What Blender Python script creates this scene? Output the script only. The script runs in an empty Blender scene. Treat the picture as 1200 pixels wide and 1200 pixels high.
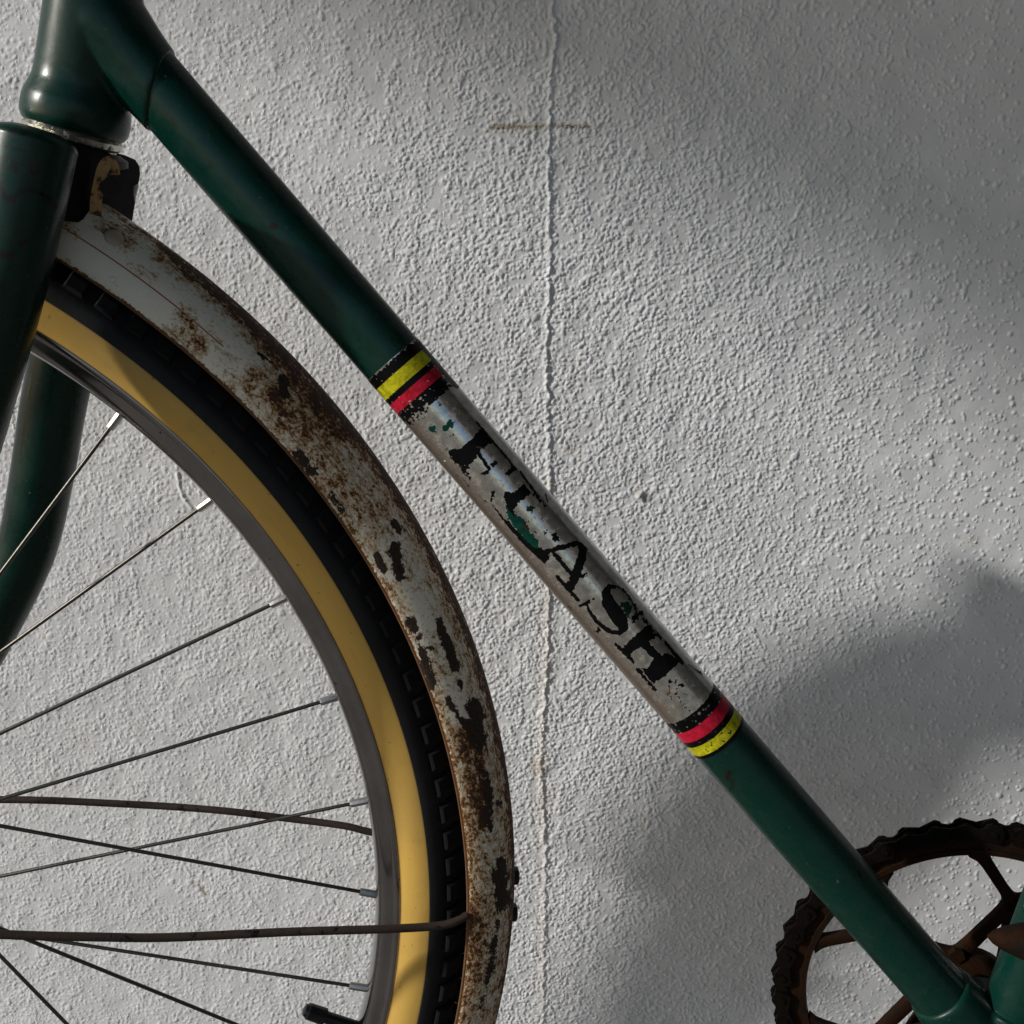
import bpy, bmesh, math, random
import numpy as np
from mathutils import Vector, Matrix
random.seed(4); rng = np.random.default_rng(4)
sc = bpy.context.scene
COL = sc.collection

# ------------------------------------------------------------------ camera
S0 = 0.381e-3; D = 0.5; FOC = D / S0          # focal length in 1200-px units
PITCH = 0.24
CAM = np.array([0.0, -0.62, 0.70])
FW = np.array([0, math.cos(PITCH), -math.sin(PITCH)])
UP = np.array([0, math.sin(PITCH), math.cos(PITCH)])
RT = np.array([1.0, 0, 0])
cam = bpy.data.cameras.new("camera"); co = bpy.data.objects.new("camera", cam); COL.objects.link(co)
co.location = CAM; co.rotation_euler = (math.pi/2 - PITCH, 0, 0)
cam.sensor_width = 36; cam.lens = 36 * FOC / 1200; cam.clip_start = 0.02; cam.clip_end = 200
sc.camera = co
# ------------------------------------------------------------------ light
SUN_DIR = Vector((-0.85, -0.311, 0.425)).normalized()      # towards the sun
SUN_STRENGTH = 3.7; SUN_ANGLE = 1.8; SKY = 0.105; EXPO = -0.05
w = bpy.data.worlds.new("World"); sc.world = w; w.use_nodes = True
nt = w.node_tree; bg = nt.nodes["Background"]
sky = nt.nodes.new("ShaderNodeTexSky"); sky.sky_type = 'NISHITA'; sky.sun_disc = False
sky.sun_elevation = math.asin(SUN_DIR.z); sky.sun_rotation = math.atan2(SUN_DIR.x, SUN_DIR.y)
sky.dust_density = 1.4
nt.links.new(sky.outputs[0], bg.inputs[0]); bg.inputs[1].default_value = SKY
sl = bpy.data.lights.new("sun", 'SUN'); sl.energy = SUN_STRENGTH; sl.angle = math.radians(SUN_ANGLE); sl.color = (1.0, 0.965, 0.90)
so = bpy.data.objects.new("sun", sl); COL.objects.link(so)
so.rotation_euler = SUN_DIR.to_track_quat('Z', 'Y').to_euler(); so.location = (-3, -1, 3)
sc.view_settings.view_transform = 'Standard'; sc.view_settings.look = 'None'
sc.view_settings.exposure = EXPO; sc.view_settings.gamma = 1.0
sc.render.film_transparent = False

# ------------------------------------------------------------------ frames
def c2w(p):
    """camera-aligned point (x right, y depth from the picture plane at D, z up) -> world"""
    p = np.asarray(p, float); s = p.shape; p = p.reshape(-1, 3)
    r = CAM + p[:, :1]*RT + (p[:, 1:2]+D)*FW + p[:, 2:3]*UP
    return r.reshape(s)
def c2wd(v):
    v = np.asarray(v, float); return v[0]*RT + v[1]*FW + v[2]*UP
def w2px(P):
    q = np.asarray(P, float).reshape(-1, 3) - CAM
    d = q@FW
    return np.c_[600 + FOC*(q@RT)/d, 600 - FOC*(q@UP)/d]
def ray(px, py):
    return ((px-600)/FOC)*RT + FW + ((600-py)/FOC)*UP
def nrm(v): v = np.asarray(v, float); return v/np.linalg.norm(v)
def ndir(yaw, tilt): return nrm([math.sin(yaw)*math.cos(tilt), math.cos(yaw)*math.cos(tilt), math.sin(tilt)])
def on_plane(px, py, n, o, off=0.0):
    d = ray(px, py); t = ((o - CAM)@n + off)/(d@n); return CAM + t*d
# plane of the frame and plane of the steered front wheel
FN = c2wd(ndir(0.10, 0.25)); FO = c2w([0, 0, 0])
WN = c2wd(ndir(-0.1363, 0.2423)); WC = c2w([-0.3923, 0.03, -0.1957])
def FP(px, py, off=0.0): return on_plane(px, py, FN, FO, off)
def WP(px, py, off=0.0): return on_plane(px, py, WN, WC, off)
WF = nrm(np.cross(WN, [0, 0, 1.0])); WF = WF if WF[0] > 0 else -WF      # forward in wheel plane = right
WU = np.cross(WF, WN); WU = WU if WU[2] > 0 else -WU
def wheel_pt(th, R, off): return WC + WN*off + R*(math.cos(th)*WF + math.sin(th)*WU)
R_RIM, R_YI, R_YO, R_FI, R_FO = 0.3259, 0.3372, 0.3516, 0.3701, 0.3959
GROUND = (WC - (R_YO+0.021)*WU)[2] - 0.002
WALL_Y = FO[1] + 0.24

# ------------------------------------------------------------------ object helpers
def tag(o, label=None, cat=None, group=None, kind=None):
    if label: o['label'] = label
    if cat: o['category'] = cat
    if group: o['group'] = group
    if kind: o['kind'] = kind
    return o
def empty(name, loc, parent=None):
    o = bpy.data.objects.new(name, None); COL.objects.link(o); o.empty_display_size = 0.05
    o['wl'] = [float(x) for x in loc]
    if parent is not None:
        o.parent = parent; o.location = np.array(loc) - np.array(parent['wl'])
    else: o.location = loc
    return o
ALLW = []
def mesh_obj(name, V, F, mat, parent=None, uv=None, attr=None, smooth=True, auto=None):
    V = np.asarray(V, float); c = (V.min(0)+V.max(0))/2
    me = bpy.data.meshes.new(name)
    if isinstance(F, np.ndarray) and F.ndim == 2:
        n = len(F); k = F.shape[1]
        me.vertices.add(len(V)); me.vertices.foreach_set('co', (V-c).astype(np.float32).ravel())
        me.loops.add(n*k); me.loops.foreach_set('vertex_index', F.astype(np.int32).ravel())
        me.polygons.add(n); me.polygons.foreach_set('loop_start', np.arange(0, n*k, k, dtype=np.int32))
        me.polygons.foreach_set('loop_total', np.full(n, k, dtype=np.int32))
        me.update(calc_edges=True)
    else:
        me.from_pydata([tuple(v) for v in (V-c)], [], [tuple(int(i) for i in f) for f in F]); me.update()
    if uv is not None:
        li = np.empty(len(me.loops), dtype=np.int32); me.loops.foreach_get('vertex_index', li)
        l = me.uv_layers.new(name='uv'); l.data.foreach_set('uv', np.asarray(uv, np.float32)[li].ravel())
    if attr:
        for k_, a in attr.items():
            a = np.asarray(a, np.float32)
            if a.ndim == 1:
                at = me.attributes.new(k_, 'FLOAT', 'POINT'); at.data.foreach_set('value', a)
            else:
                at = me.attributes.new(k_, 'FLOAT_COLOR', 'POINT')
                at.data.foreach_set('color', np.c_[a, np.ones(len(a))].astype(np.float32).ravel())
    if smooth: me.polygons.foreach_set('use_smooth', np.ones(len(me.polygons), dtype=bool))
    if auto is not None: me.set_sharp_from_angle(angle=math.radians(auto))
    me.materials.append(mat)
    o = bpy.data.objects.new(name, me); COL.objects.link(o); o['wl'] = [float(x) for x in c]
    if parent is not None:
        o.parent = parent; o.location = c - np.array(parent['wl'])
    else: o.location = c
    return o
def grid_faces(n, m, wrap=False):
    i = np.arange(n-1)[:, None]; j = np.arange(m if wrap else m-1)[None, :]
    a = i*m+j; b = i*m+(j+1) % m; c = (i+1)*m+(j+1) % m; d = (i+1)*m+j
    return np.stack([a+0*b, b, c, d], -1).reshape(-1, 4)
def fix_normals(o):
    bm = bmesh.new(); bm.from_mesh(o.data); bmesh.ops.recalc_face_normals(bm, faces=bm.faces); bm.to_mesh(o.data); bm.free(); return o
def catmull(P, n=8):
    P = np.asarray(P, float); Q = np.vstack([2*P[0]-P[1], P, 2*P[-1]-P[-2]]); out = []
    for i in range(1, len(Q)-2):
        for t in np.linspace(0, 1, n, endpoint=False):
            a, b, c, d = Q[i-1], Q[i], Q[i+1], Q[i+2]
            out.append(.5*((2*b)+(-a+c)*t+(2*a-5*b+4*c-d)*t*t+(-a+3*b-3*c+d)*t**3))
    out.append(P[-1]); return np.array(out)
def tube(name, P, R, mat, parent, seg=32, cap=True, uv=True, ref=None, round_end=False, auto=None, smooth=True):
    P = np.asarray(P, float); n = len(P)
    R = np.full(n, R) if np.isscalar(R) else np.asarray(R, float)
    if round_end:      # spherical-ish shoulders at both ends
        e = []
        d0 = nrm(P[0]-P[1]); d1 = nrm(P[-1]-P[-2]); k = [(.0, 1.), (.3, .95), (.55, .84), (.8, .6)]
        pre = [(P[0]+d0*R[0]*a*round_end, R[0]*b) for a, b in k[:0:-1]]; post = [(P[-1]+d1*R[-1]*a*round_end, R[-1]*b) for a, b in k[1:]]
        P = np.vstack([[p for p, _ in pre], P, [p for p, _ in post]]); R = np.r_[[r for _, r in pre], R, [r for _, r in post]]; n = len(P)
    T = np.gradient(P, axis=0); T /= np.linalg.norm(T, axis=1)[:, None]
    a = np.array([0.0, -1, 0.1]) if ref is None else np.asarray(ref, float)
    V = []; U = []; s = 0
    for i in range(n):
        a = a - (a@T[i])*T[i]; a = nrm(a); b = np.cross(T[i], a)
        if i: s += np.linalg.norm(P[i]-P[i-1])
        ph = np.linspace(-math.pi, math.pi, seg+1)
        V.append(P[i] + R[i]*(np.cos(ph)[:, None]*a + np.sin(ph)[:, None]*b)); U.append(np.c_[np.full(seg+1, s), ph*R.mean()])
    V = np.array(V); m = seg
    Vv = V[:, :-1].reshape(-1, 3); Uu = np.array(U)[:, :-1].reshape(-1, 2)
    F = [tuple(f) for f in grid_faces(n, m, True)]
    if cap: F += [tuple(range(m))[::-1], tuple(range((n-1)*m, n*m))]
    o = mesh_obj(name, Vv, F, mat, parent, uv=Uu, smooth=smooth, auto=auto if auto else 50)
    return fix_normals(o)
def lathe(name, prof, o0, ax, mat, parent, seg=48, auto=40, a0=0, a1=None):
    """prof: list of (radius, offset along ax)"""
    ax = nrm(ax); u = nrm(np.cross(ax, [0.3, 0.2, 1])); v = np.cross(ax, u)
    full = a1 is None
    ang = np.linspace(0, 2*math.pi, seg, endpoint=False) if full else np.linspace(a0, a1, seg)
    V = []
    for r, h in prof: V.append(o0 + h*ax + r*(np.cos(ang)[:, None]*u + np.sin(ang)[:, None]*v))
    F = grid_faces(len(prof), seg, full)
    o = mesh_obj(name, np.array(V).reshape(-1, 3), [tuple(f) for f in F], mat, parent, auto=auto)
    return fix_normals(o)
def prism(name, pts, n, th, mat, parent, bevel=0.0, auto=35):
    """pts: world points of a planar outline, extruded by +n*th"""
    pts = np.asarray(pts, float); k = len(pts); n = nrm(n)
    V = np.vstack([pts, pts+n*th]); F = [tuple(range(k)), tuple(range(k, 2*k))[::-1]] + [(i, (i+1) % k, (i+1) % k+k, i+k) for i in range(k)]
    o = fix_normals(mesh_obj(name, V, F, mat, parent, auto=auto))
    if bevel:
        bm = bmesh.new(); bm.from_mesh(o.data)
        bmesh.ops.bevel(bm, geom=[e for e in bm.edges if e.calc_face_angle(0) > .6], offset=bevel, segments=2, affect='EDGES')
        bm.to_mesh(o.data); bm.free(); o.data.polygons.foreach_set('use_smooth', np.ones(len(o.data.polygons), dtype=bool)); o.data.set_sharp_from_angle(angle=.7)
    return o

# ------------------------------------------------------------------ materials
class NT:
    def __init__(s, name):
        s.m = bpy.data.materials.new(name); s.m.use_nodes = True; s.t = s.m.node_tree; s.b = s.t.nodes["Principled BSDF"]
    def n(s, typ, **k):
        x = s.t.nodes.new('ShaderNode'+typ)
        for a, b in k.items(): setattr(x, a, b)
        return x
    def l(s, a, b): s.t.links.new(a, b)
    def sock(s, dst, v):
        if isinstance(v, bpy.types.NodeSocket): s.l(v, dst)
        else: dst.default_value = v
    def math(s, op, a, b=0.0, clamp=False):
        x = s.n('Math', operation=op, use_clamp=clamp); s.sock(x.inputs[0], a); s.sock(x.inputs[1], b); return x.outputs[0]
    def ramp(s, f, a, b, c0=0.0, c1=1.0):
        x = s.n('MapRange', clamp=True); x.interpolation_type = 'SMOOTHSTEP'
        s.sock(x.inputs[0], f); s.sock(x.inputs[1], a); s.sock(x.inputs[2], b); s.sock(x.inputs[3], c0); s.sock(x.inputs[4], c1); return x.outputs[0]
    def mix(s, f, a, b):
        x = s.n('Mix', data_type='RGBA'); s.sock(x.inputs[0], f); s.sock(x.inputs[6], a if not isinstance(a, tuple) else (*a, 1)); s.sock(x.inputs[7], b if not isinstance(b, tuple) else (*b, 1)); return x.outputs[2]
    def fmix(s, f, a, b):
        x = s.n('Mix', data_type='FLOAT'); s.sock(x.inputs[0], f); s.sock(x.inputs[2], a); s.sock(x.inputs[3], b); return x.outputs[0]
    def noise(s, vec, scale, detail=4, rough=0.6, dist=0.0):
        x = s.n('TexNoise'); s.l(vec, x.inputs['Vector']); x.inputs['Scale'].default_value = scale
        x.inputs['Detail'].default_value = detail; x.inputs['Roughness'].default_value = rough; x.inputs['Distortion'].default_value = dist; return x.outputs['Fac']
    def obj(s): return s.n('TexCoord').outputs['Object']
    def uvm(s, sx=1, sy=1):
        u = s.n('UVMap', uv_map='uv'); mp = s.n('Mapping'); mp.inputs['Scale'].default_value = (sx, sy, 1); s.l(u.outputs[0], mp.inputs[0]); return mp.outputs[0]
    def scl(s, v, k):
        mp = s.n('Mapping'); mp.inputs['Scale'].default_value = k; s.l(v, mp.inputs[0]); return mp.outputs[0]
    def bump(s, h, strength=0.3, dist=0.001):
        x = s.n('Bump'); x.inputs['Strength'].default_value = strength; x.inputs['Distance'].default_value = dist; s.l(h, x.inputs['Height']); s.l(x.outputs[0], s.b.inputs['Normal']); return x
    def set(s, **k):
        for a, v in k.items():
            a = a.replace('_', ' '); s.sock(s.b.inputs[a], (*v, 1) if isinstance(v, tuple) and len(v) == 3 else v)
        return s
def green_paint():
    g = NT('green_enamel'); o = g.obj()
    n1 = g.noise(o, 18, 5, .6); n2 = g.noise(o, 260, 3, .6); n3 = g.noise(o, 75, 6, .7, .4)
    base = g.mix(n1, (.0008, .019, .0135), (.0014, .027, .0195))
    chip = g.ramp(n3, .685, .70)
    vo = g.n('TexVoronoi'); g.l(o, vo.inputs['Vector']); vo.inputs['Scale'].default_value = 70; vs_ = g.n('SeparateColor'); g.l(vo.outputs['Color'], vs_.inputs[0])
    rg = g.math('ADD', vo.outputs['Distance'], g.math('MULTIPLY', g.math('SUBTRACT', g.noise(o, 330, 5, .7), .5), .42))
    chip2 = g.math('MULTIPLY', g.math('LESS_THAN', rg, g.math('MULTIPLY', vs_.outputs[1], .26)), g.math('GREATER_THAN', vs_.outputs[0], .87)); chip = g.math('MAXIMUM', chip, chip2)
    speck = g.ramp(g.noise(g.scl(o, (1, 1, 1)), 480, 2, .5), .745, .77)
    c = g.mix(chip, base, (.007, .005, .0045)); wm = g.n('Attribute', attribute_name='scrape'); c = g.mix(wm.outputs['Fac'], c, g.mix(n2, (.004, .0035, .0035), (.014, .006, .006))); c = g.mix(speck, c, (.12, .12, .09))
    dust = g.ramp(g.noise(o, 140, 6, .75), .45, .75, 0, .10); c = g.mix(dust, c, (.06, .08, .065))
    rough = g.ramp(n3, .3, .7, .22, .38)
    g.set(Base_Color=c, Roughness=rough, Specular_IOR_Level=.30)
    h = g.math('ADD', g.math('MULTIPLY', chip, -.5), g.math('MULTIPLY', n2, .08)); g.bump(h, .5, .0004)
    return g.m
def metal(name, col, rough, rust=0.0, rcol=(.035, .016, .008), mt=1.0, sc_=90):
    g = NT(name); o = g.obj(); n = g.noise(o, sc_, 6, .7, .3)
    if rust > 0:
        f = g.ramp(n, 1-rust-.06, 1-rust+.04)
        g.set(Base_Color=g.mix(f, col, g.mix(g.noise(o, 300, 3), rcol, (rcol[0]*2.6, rcol[1]*2.0, rcol[2]*1.5))), Metallic=g.fmix(f, mt, 0.0), Roughness=g.fmix(f, rough, .8))
        g.bump(g.math('ADD', f, g.noise(o, 700, 3)), .4, .0003)
        if mt < 1: g.set(Specular_IOR_Level=.07)
    else:
        sp = g.ramp(g.noise(o, 320, 3, .5), .70, .74); g.set(Base_Color=g.mix(sp, g.mix(g.ramp(n, .35, .7), col, tuple(c*.72 for c in col)), (.03, .018, .012)), Metallic=g.fmix(sp, mt, 0.0), Roughness=g.ramp(n, .3, .7, rough*.7, rough*1.6))
        g.bump(g.noise(o, 500, 3), .05, .0002)
    return g.m
def rubber(name, col, rough=.6, dust=(.03, .03, .03), amt=.3):
    g = NT(name); o = g.obj(); n = g.noise(o, 60, 5, .7)
    g.set(Base_Color=g.mix(g.ramp(n, .4, .75, 0, amt), col, dust), Roughness=rough, Specular_IOR_Level=.3)
    g.bump(g.noise(o, 600, 4), .25, .0004); return g.m
M = {}
M['green'] = green_paint()
M['crown_green'] = rubber('near_black_green', (.0008, .0030, .0024), .85, (.003, .004, .003), .4)  # fork crown only: near-black version of the frame green
M['crown_green'].node_tree.nodes['Principled BSDF'].inputs['Specular IOR Level'].default_value = .06
M['chrome'] = metal('chrome', (.36, .345, .345), .16, sc_=30)
M['zinc'] = metal('zinc_nipple', (.45, .44, .41), .35, .35, sc_=220)
M['spoke'] = metal('dull_spoke', (.10, .095, .085), .42, .30, (.02, .014, .01), sc_=60)
M['stay'] = metal('rusty_stay', (.035, .03, .027), .45, .58, (.014, .009, .007), sc_=120)
M['rusty'] = metal('rusty_iron', (.010, .008, .006), .5, .55, (.009, .0045, .0025), mt=.12, sc_=110)
M['chain'] = metal('greasy_chain', (.004, .0035, .003), .45, .5, (.0025, .002, .0016), mt=.1, sc_=140)
M['greasy'] = metal('greasy_headset', (.55, .53, .46), .3, .42, (.015, .010, .006), sc_=260)
M['black_rubber'] = rubber('black_rubber', (.007, .0075, .009), .62)
M['tread'] = rubber('tread_rubber', (.009, .0095, .011), .7, (.014, .014, .014), .6)
M['tread'].node_tree.nodes['Principled BSDF'].inputs['Specular IOR Level'].default_value = .10
M['cap'] = rubber('black_plastic', (.006, .007, .009), .35, (.02, .02, .02), .2)
M['bolt'] = rubber('black_bolt', (.010, .008, .007), .55, (.03, .015, .008), .5)
def yellow_wall():
    g = NT('gum_sidewall'); u = g.uvm(1, 1); o = g.obj()
    n = g.noise(g.scl(u, (14, 120, 1)), 1, 5, .65); spots = g.ramp(g.noise(o, 150, 4, .65), .70, .78); fine = g.noise(g.scl(u, (90, 900, 1)), 1, 3)
    c = g.mix(n, (.50, .30, .060), (.66, .42, .10)); c = g.mix(g.ramp(g.noise(o, 26, 4, .6), .5, .8, 0, .5), c, (.30, .19, .06))
    c = g.mix(g.math('MULTIPLY', spots, .7), c, (.08, .05, .02)); c = g.mix(g.math('MULTIPLY', g.ramp(g.noise(o, 420, 2, .5), .70, .76), .6), c, (.12, .08, .03)); c = g.mix(g.ramp(g.noise(o, 9, 3, .5), .45, .75, 0, .45), c, (.36, .24, .085)); 
    at = g.n('Attribute', attribute_name='edge').outputs['Fac']
    c = g.mix(at, c, (.05, .03, .012))
    g.set(Base_Color=c, Roughness=.42, Specular_IOR_Level=.45); g.bump(g.math('ADD', g.math('MULTIPLY', fine, .5), spots), .15, .0004); return g.m
M['yellow'] = yellow_wall()
# painted mudguard with rust: density painted as vertex data, breakup by noise
def fender_mat():
    g = NT('rusted_white_paint'); u = g.uvm(1, 1); o = g.obj()
    den = g.n('Attribute', attribute_name='rust').outputs['Fac']; drk = g.n('Attribute', attribute_name='scab').outputs['Fac']; edge = g.n('Attribute', attribute_name='lip').outputs['Fac']
    st = g.n('Attribute', attribute_name='stripe').outputs['Fac']
    nA = g.noise(g.scl(u, (150, 230, 1)), 1, 8, .72, .5); nB = g.noise(g.scl(u, (520, 680, 1)), 1, 6, .7, .6); nC = g.noise(g.scl(u, (45, 75, 1)), 1, 6, .65, .4)
    mixn = g.math('ADD', g.math('MULTIPLY', nA, .52), g.math('MULTIPLY', nB, .48))
    thr = g.fmix(den, .73, .395)
    f = g.ramp(mixn, thr, g.math('ADD', thr, .035))                     # rust bloom
    f2 = g.ramp(mixn, g.math('ADD', thr, .035), g.math('ADD', thr, .085))  # thick scale inside
    stain = g.ramp(mixn, g.math('SUBTRACT', thr, .09), thr, 0, .7)
    paint = g.mix(nC, (.68, .64, .53), (.80, .765, .67))
    paint = g.mix(g.math('MULTIPLY', st, g.math('SUBTRACT', 1.0, f)), paint, (.30, .02, .03))
    c = g.mix(stain, paint, (.40, .26, .105))
    c = g.mix(f, c, g.mix(nB, (.42, .19, .045), (.15, .058, .018)))
    c = g.mix(f2, c, g.mix(nA, (.020, .010, .007), (.065, .026, .012)))
    e = g.ramp(g.math('ADD', edge, g.math('MULTIPLY', g.math('SUBTRACT', nB, .5), 1.6)), .45, .6); c = g.mix(e, c, g.mix(nA, (.20, .085, .022), (.05, .022, .012)))
    streak = g.noise(g.scl(u, (38, 620, 1)), 1, 6, .7, .3)
    sf = g.math('MULTIPLY', g.ramp(streak, .56, .64), g.ramp(den, .35, .8)); c = g.mix(g.math('MULTIPLY', sf, .85), c, g.mix(nB, (.13, .055, .02), (.04, .020, .011)))
    pin = g.ramp(g.noise(g.scl(u, (700, 800, 1)), 1, 3, .6, .3), .62, .67); c = g.mix(g.math('MULTIPLY', pin, g.ramp(den, .05, .7, .15, .9)), c, (.11, .045, .016))
    d = g.ramp(g.math('ADD', drk, g.math('ADD', g.math('ADD', g.math('MULTIPLY', g.math('SUBTRACT', nC, .5), 2.0), g.math('MULTIPLY', g.math('SUBTRACT', nA, .5), 2.3)), g.math('MULTIPLY', g.math('SUBTRACT', nB, .5), .9))), .66, .74); c = g.mix(d, c, g.mix(g.ramp(nB, .4, .6), (.016, .011, .009), (.045, .022, .012)))
    anyr = g.math('MAXIMUM', f, d)
    g.set(Base_Color=c, Roughness=g.fmix(anyr, .34, .85), Specular_IOR_Level=.4)
    h = g.math('ADD', g.math('MULTIPLY', f2, .6), g.math('ADD', g.math('MULTIPLY', nB, .35), g.math('MULTIPLY', d, -.5))); g.bump(h, .55, .0006); return g.m
M['fender'] = fender_mat()
def decal_mat():
    g = NT('printed_sleeve'); o = g.obj(); u = g.uvm(1, 1)
    a = g.n('Attribute', attribute_name='print'); mt = g.n('Attribute', attribute_name='foil').outputs['Fac']
    n = g.noise(g.scl(u, (30, 500, 1)), 1, 5, .7); n2 = g.noise(o, 90, 6, .7)
    haze = g.ramp(n2, .42, .68, 0, .22)
    g.set(Base_Color=g.mix(g.math('MULTIPLY', haze, g.math('MULTIPLY', mt, .6)), a.outputs['Color'], (.20, .185, .17)), Metallic=g.math('MULTIPLY', mt, g.fmix(haze, .95, .6)), Roughness=g.fmix(mt, .42, g.ramp(g.math('ADD', n, g.math('MULTIPLY', haze, .5)), .3, 1.1, .12, .38)), Specular_IOR_Level=.12)
    fl = g.noise(g.scl(u, (60, 90, 1)), 1, 4, .6)
    g.bump(g.math('ADD', g.math('MULTIPLY', fl, .9), g.math('MULTIPLY', n, .05)), .45, .0006); return g.m
M['decal'] = decal_mat()
def wall_mat():
    g = NT('rough_white_render'); a = g.n('Attribute', attribute_name='tint'); o = g.obj(); dn = g.n('Attribute', attribute_name='spray').outputs['Fac']
    p = g.scl(o, (1, 0, 1)); wp = g.n('VectorMath', operation='ADD'); nz_ = g.n('TexNoise'); g.l(p, nz_.inputs['Vector']); nz_.inputs['Scale'].default_value = 420; nz_.inputs['Detail'].default_value = 2
    sc2 = g.n('VectorMath', operation='SCALE'); g.l(nz_.outputs['Color'], sc2.inputs[0]); sc2.inputs['Scale'].default_value = .0011
    g.l(p, wp.inputs[0]); g.l(sc2.outputs[0], wp.inputs[1])
    h = None
    for scl_, r0, r1, k0, k1, am in ((430, .30, .46, .93, .60, 1.0), (700, .28, .44, .90, .60, .6)):
        v = g.n('TexVoronoi'); g.l(wp.outputs[0], v.inputs['Vector']); v.inputs['Scale'].default_value = scl_
        sp = g.n('SeparateColor'); g.l(v.outputs['Color'], sp.inputs[0])
        rad = g.fmix(sp.outputs[1], r0, r1); gate = g.math('GREATER_THAN', sp.outputs[0], g.fmix(dn, k0, k1))
        q = g.math('DIVIDE', v.outputs['Distance'], rad); dome = g.math('MAXIMUM', g.math('SUBTRACT', 1.0, g.math('MULTIPLY', q, q)), 0.0)
        t = g.math('MULTIPLY', g.math('MULTIPLY', g.math('POWER', dome, .8), gate), am); h = t if h is None else g.math('ADD', h, t)
    n = g.noise(p, 800, 3, .6); n2 = g.noise(p, 260, 3, .6)
    g.set(Base_Color=a.outputs['Color'], Roughness=.8, Specular_IOR_Level=.3)
    g.bump(g.math('ADD', h, g.math('ADD', g.math('MULTIPLY', n, .30), g.math('MULTIPLY', n2, .25))), .60, .00042); return g.m
M['wall'] = wall_mat()
def plain(name, c1, c2, sc_=8, rough=.85, bump=.3, bd=.003):
    g = NT(name); o = g.obj(); n = g.noise(o, sc_, 7, .65); g.set(Base_Color=g.mix(n, c1, c2), Roughness=rough); g.bump(g.noise(o, sc_*12, 4), bump, bd); return g.m
M['floor'] = plain('brown_concrete', (.11, .105, .095), (.17, .16, .15), 4)
M['rivet'] = plain('painted_rivet', (.50, .47, .40), (.30, .22, .13), 160, .5, .1, .0002)
M['lip'] = plain('rusty_lip', (.20, .085, .025), (.020, .012, .009), 130, .8, .4, .0004)
M['blocker'] = plain('blocker_grey', (.06, .062, .068), (.10, .102, .11), 6)  # dull grey for the added, unseen roof and side wall
#@STRUCTURE
# ------------------------------------------------------------------ ground
gv = []
for y in (-30, WALL_Y+.3):
    for x in (-30, 30): gv.append((x, y, GROUND))
floor = mesh_obj('ground', gv, [(0, 1, 3, 2)], M['floor'], smooth=False); tag(floor, kind='structure')

# ------------------------------------------------------------------ wall: a height field of sprayed render
def fft_noise(n, m, dx, lo, hi, seed):
    r = np.random.default_rng(seed); f = np.fft.rfft2(r.standard_normal((n, m)))
    ky = np.fft.fftfreq(n, dx)[:, None]; kx = np.fft.rfftfreq(m, dx)[None]; k = np.hypot(kx, ky)
    f *= np.exp(-(k*lo)**2)*(1-np.exp(-(k*hi)**2)); z = np.fft.irfft2(f, (n, m)); return z/z.std()
WX0, WX1, WZ0, WZ1 = -.37, .37, -.0, 1.0
pa = w2px  # corner check done offline
def wall_pt(px, py):
    d = ray(px, py); t = (WALL_Y - CAM[1])/d[1]; return CAM + t*d
c00 = wall_pt(-40, -40); c11 = wall_pt(1240, 1240); c01 = wall_pt(-40, 1240); c10 = wall_pt(1240, -40)
WX0 = min(c00[0], c01[0]); WX1 = max(c10[0], c11[0]); WZ0 = c11[2]; WZ1 = c00[2]
DX = .00060
xs = np.arange(WX0, WX1, DX); zs = np.arange(WZ0, WZ1, DX); nx, nz = len(xs), len(zs)
big = fft_noise(nz, nx, DX, .018, .08, 1)
den = fft_noise(nz, nx, DX, .018, .2, 2)
f1 = fft_noise(nz, nx, DX, .00115, .0031, 3); f2 = fft_noise(nz, nx, DX, .00075, .0018, 4); f3 = fft_noise(nz, nx, DX, .0022, .007, 5)
XX, ZZ = np.meshgrid(xs, zs)
PX = w2px(np.c_[XX.ravel(), np.full(XX.size, WALL_Y), ZZ.ravel()]); PXx = PX[:, 0].reshape(nz, nx); PXy = PX[:, 1].reshape(nz, nx)
# where the spray lies dense: a broad patch in the middle and left, sparse droplets to the right
dense = 1/(1+np.exp((PXx-960+90*den+(PXy-600)*.05)/60)); dense = dense*(.62+.38/(1+np.exp(-(PXx-430+60*den)/60)))*np.interp(PXy, [0, 150, 300, 900, 1100], [.62, .75, 1, 1, .75])
def domes(r, prob, seed):
    q = np.random.default_rng(seed); imp = (q.random((nz, nx)) < prob)*(.45+.75*q.random((nz, nx)))
    R_ = int(math.ceil(r/DX)); yy, xx = np.mgrid[-R_:R_+1, -R_:R_+1]; d2 = (yy**2+xx**2)*(DX/r)**2
    K = np.zeros((nz, nx)); k = np.clip(1-d2, 0, 1)**1.1; K[:2*R_+1, :2*R_+1] = k; K = np.roll(K, (-R_, -R_), (0, 1))
    return np.fft.irfft2(np.fft.rfft2(imp)*np.fft.rfft2(K), (nz, nx))*r
dd = dense*np.clip(.75+.35*den, .15, 1.3)
area = DX*DX
H = np.zeros((nz, nx))
for r, nd0, nd1, sd in ((.00098, .012, .27, 31), (.00128, .024, .27, 32), (.0017, .013, .08, 33), (.0024, .003, .008, 34)):
    p = (nd0+(nd1-nd0)*dd)*area/(r*r)*1.0
    H += domes(r, p, sd)*.42
H = .00085*np.tanh(H/.00085)
H *= np.interp(PXx, [0, 380, 580, 900, 1200], [.60, .66, 1.0, 1.0, 1.15])
H += f3*.000012 + big*.00010
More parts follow.
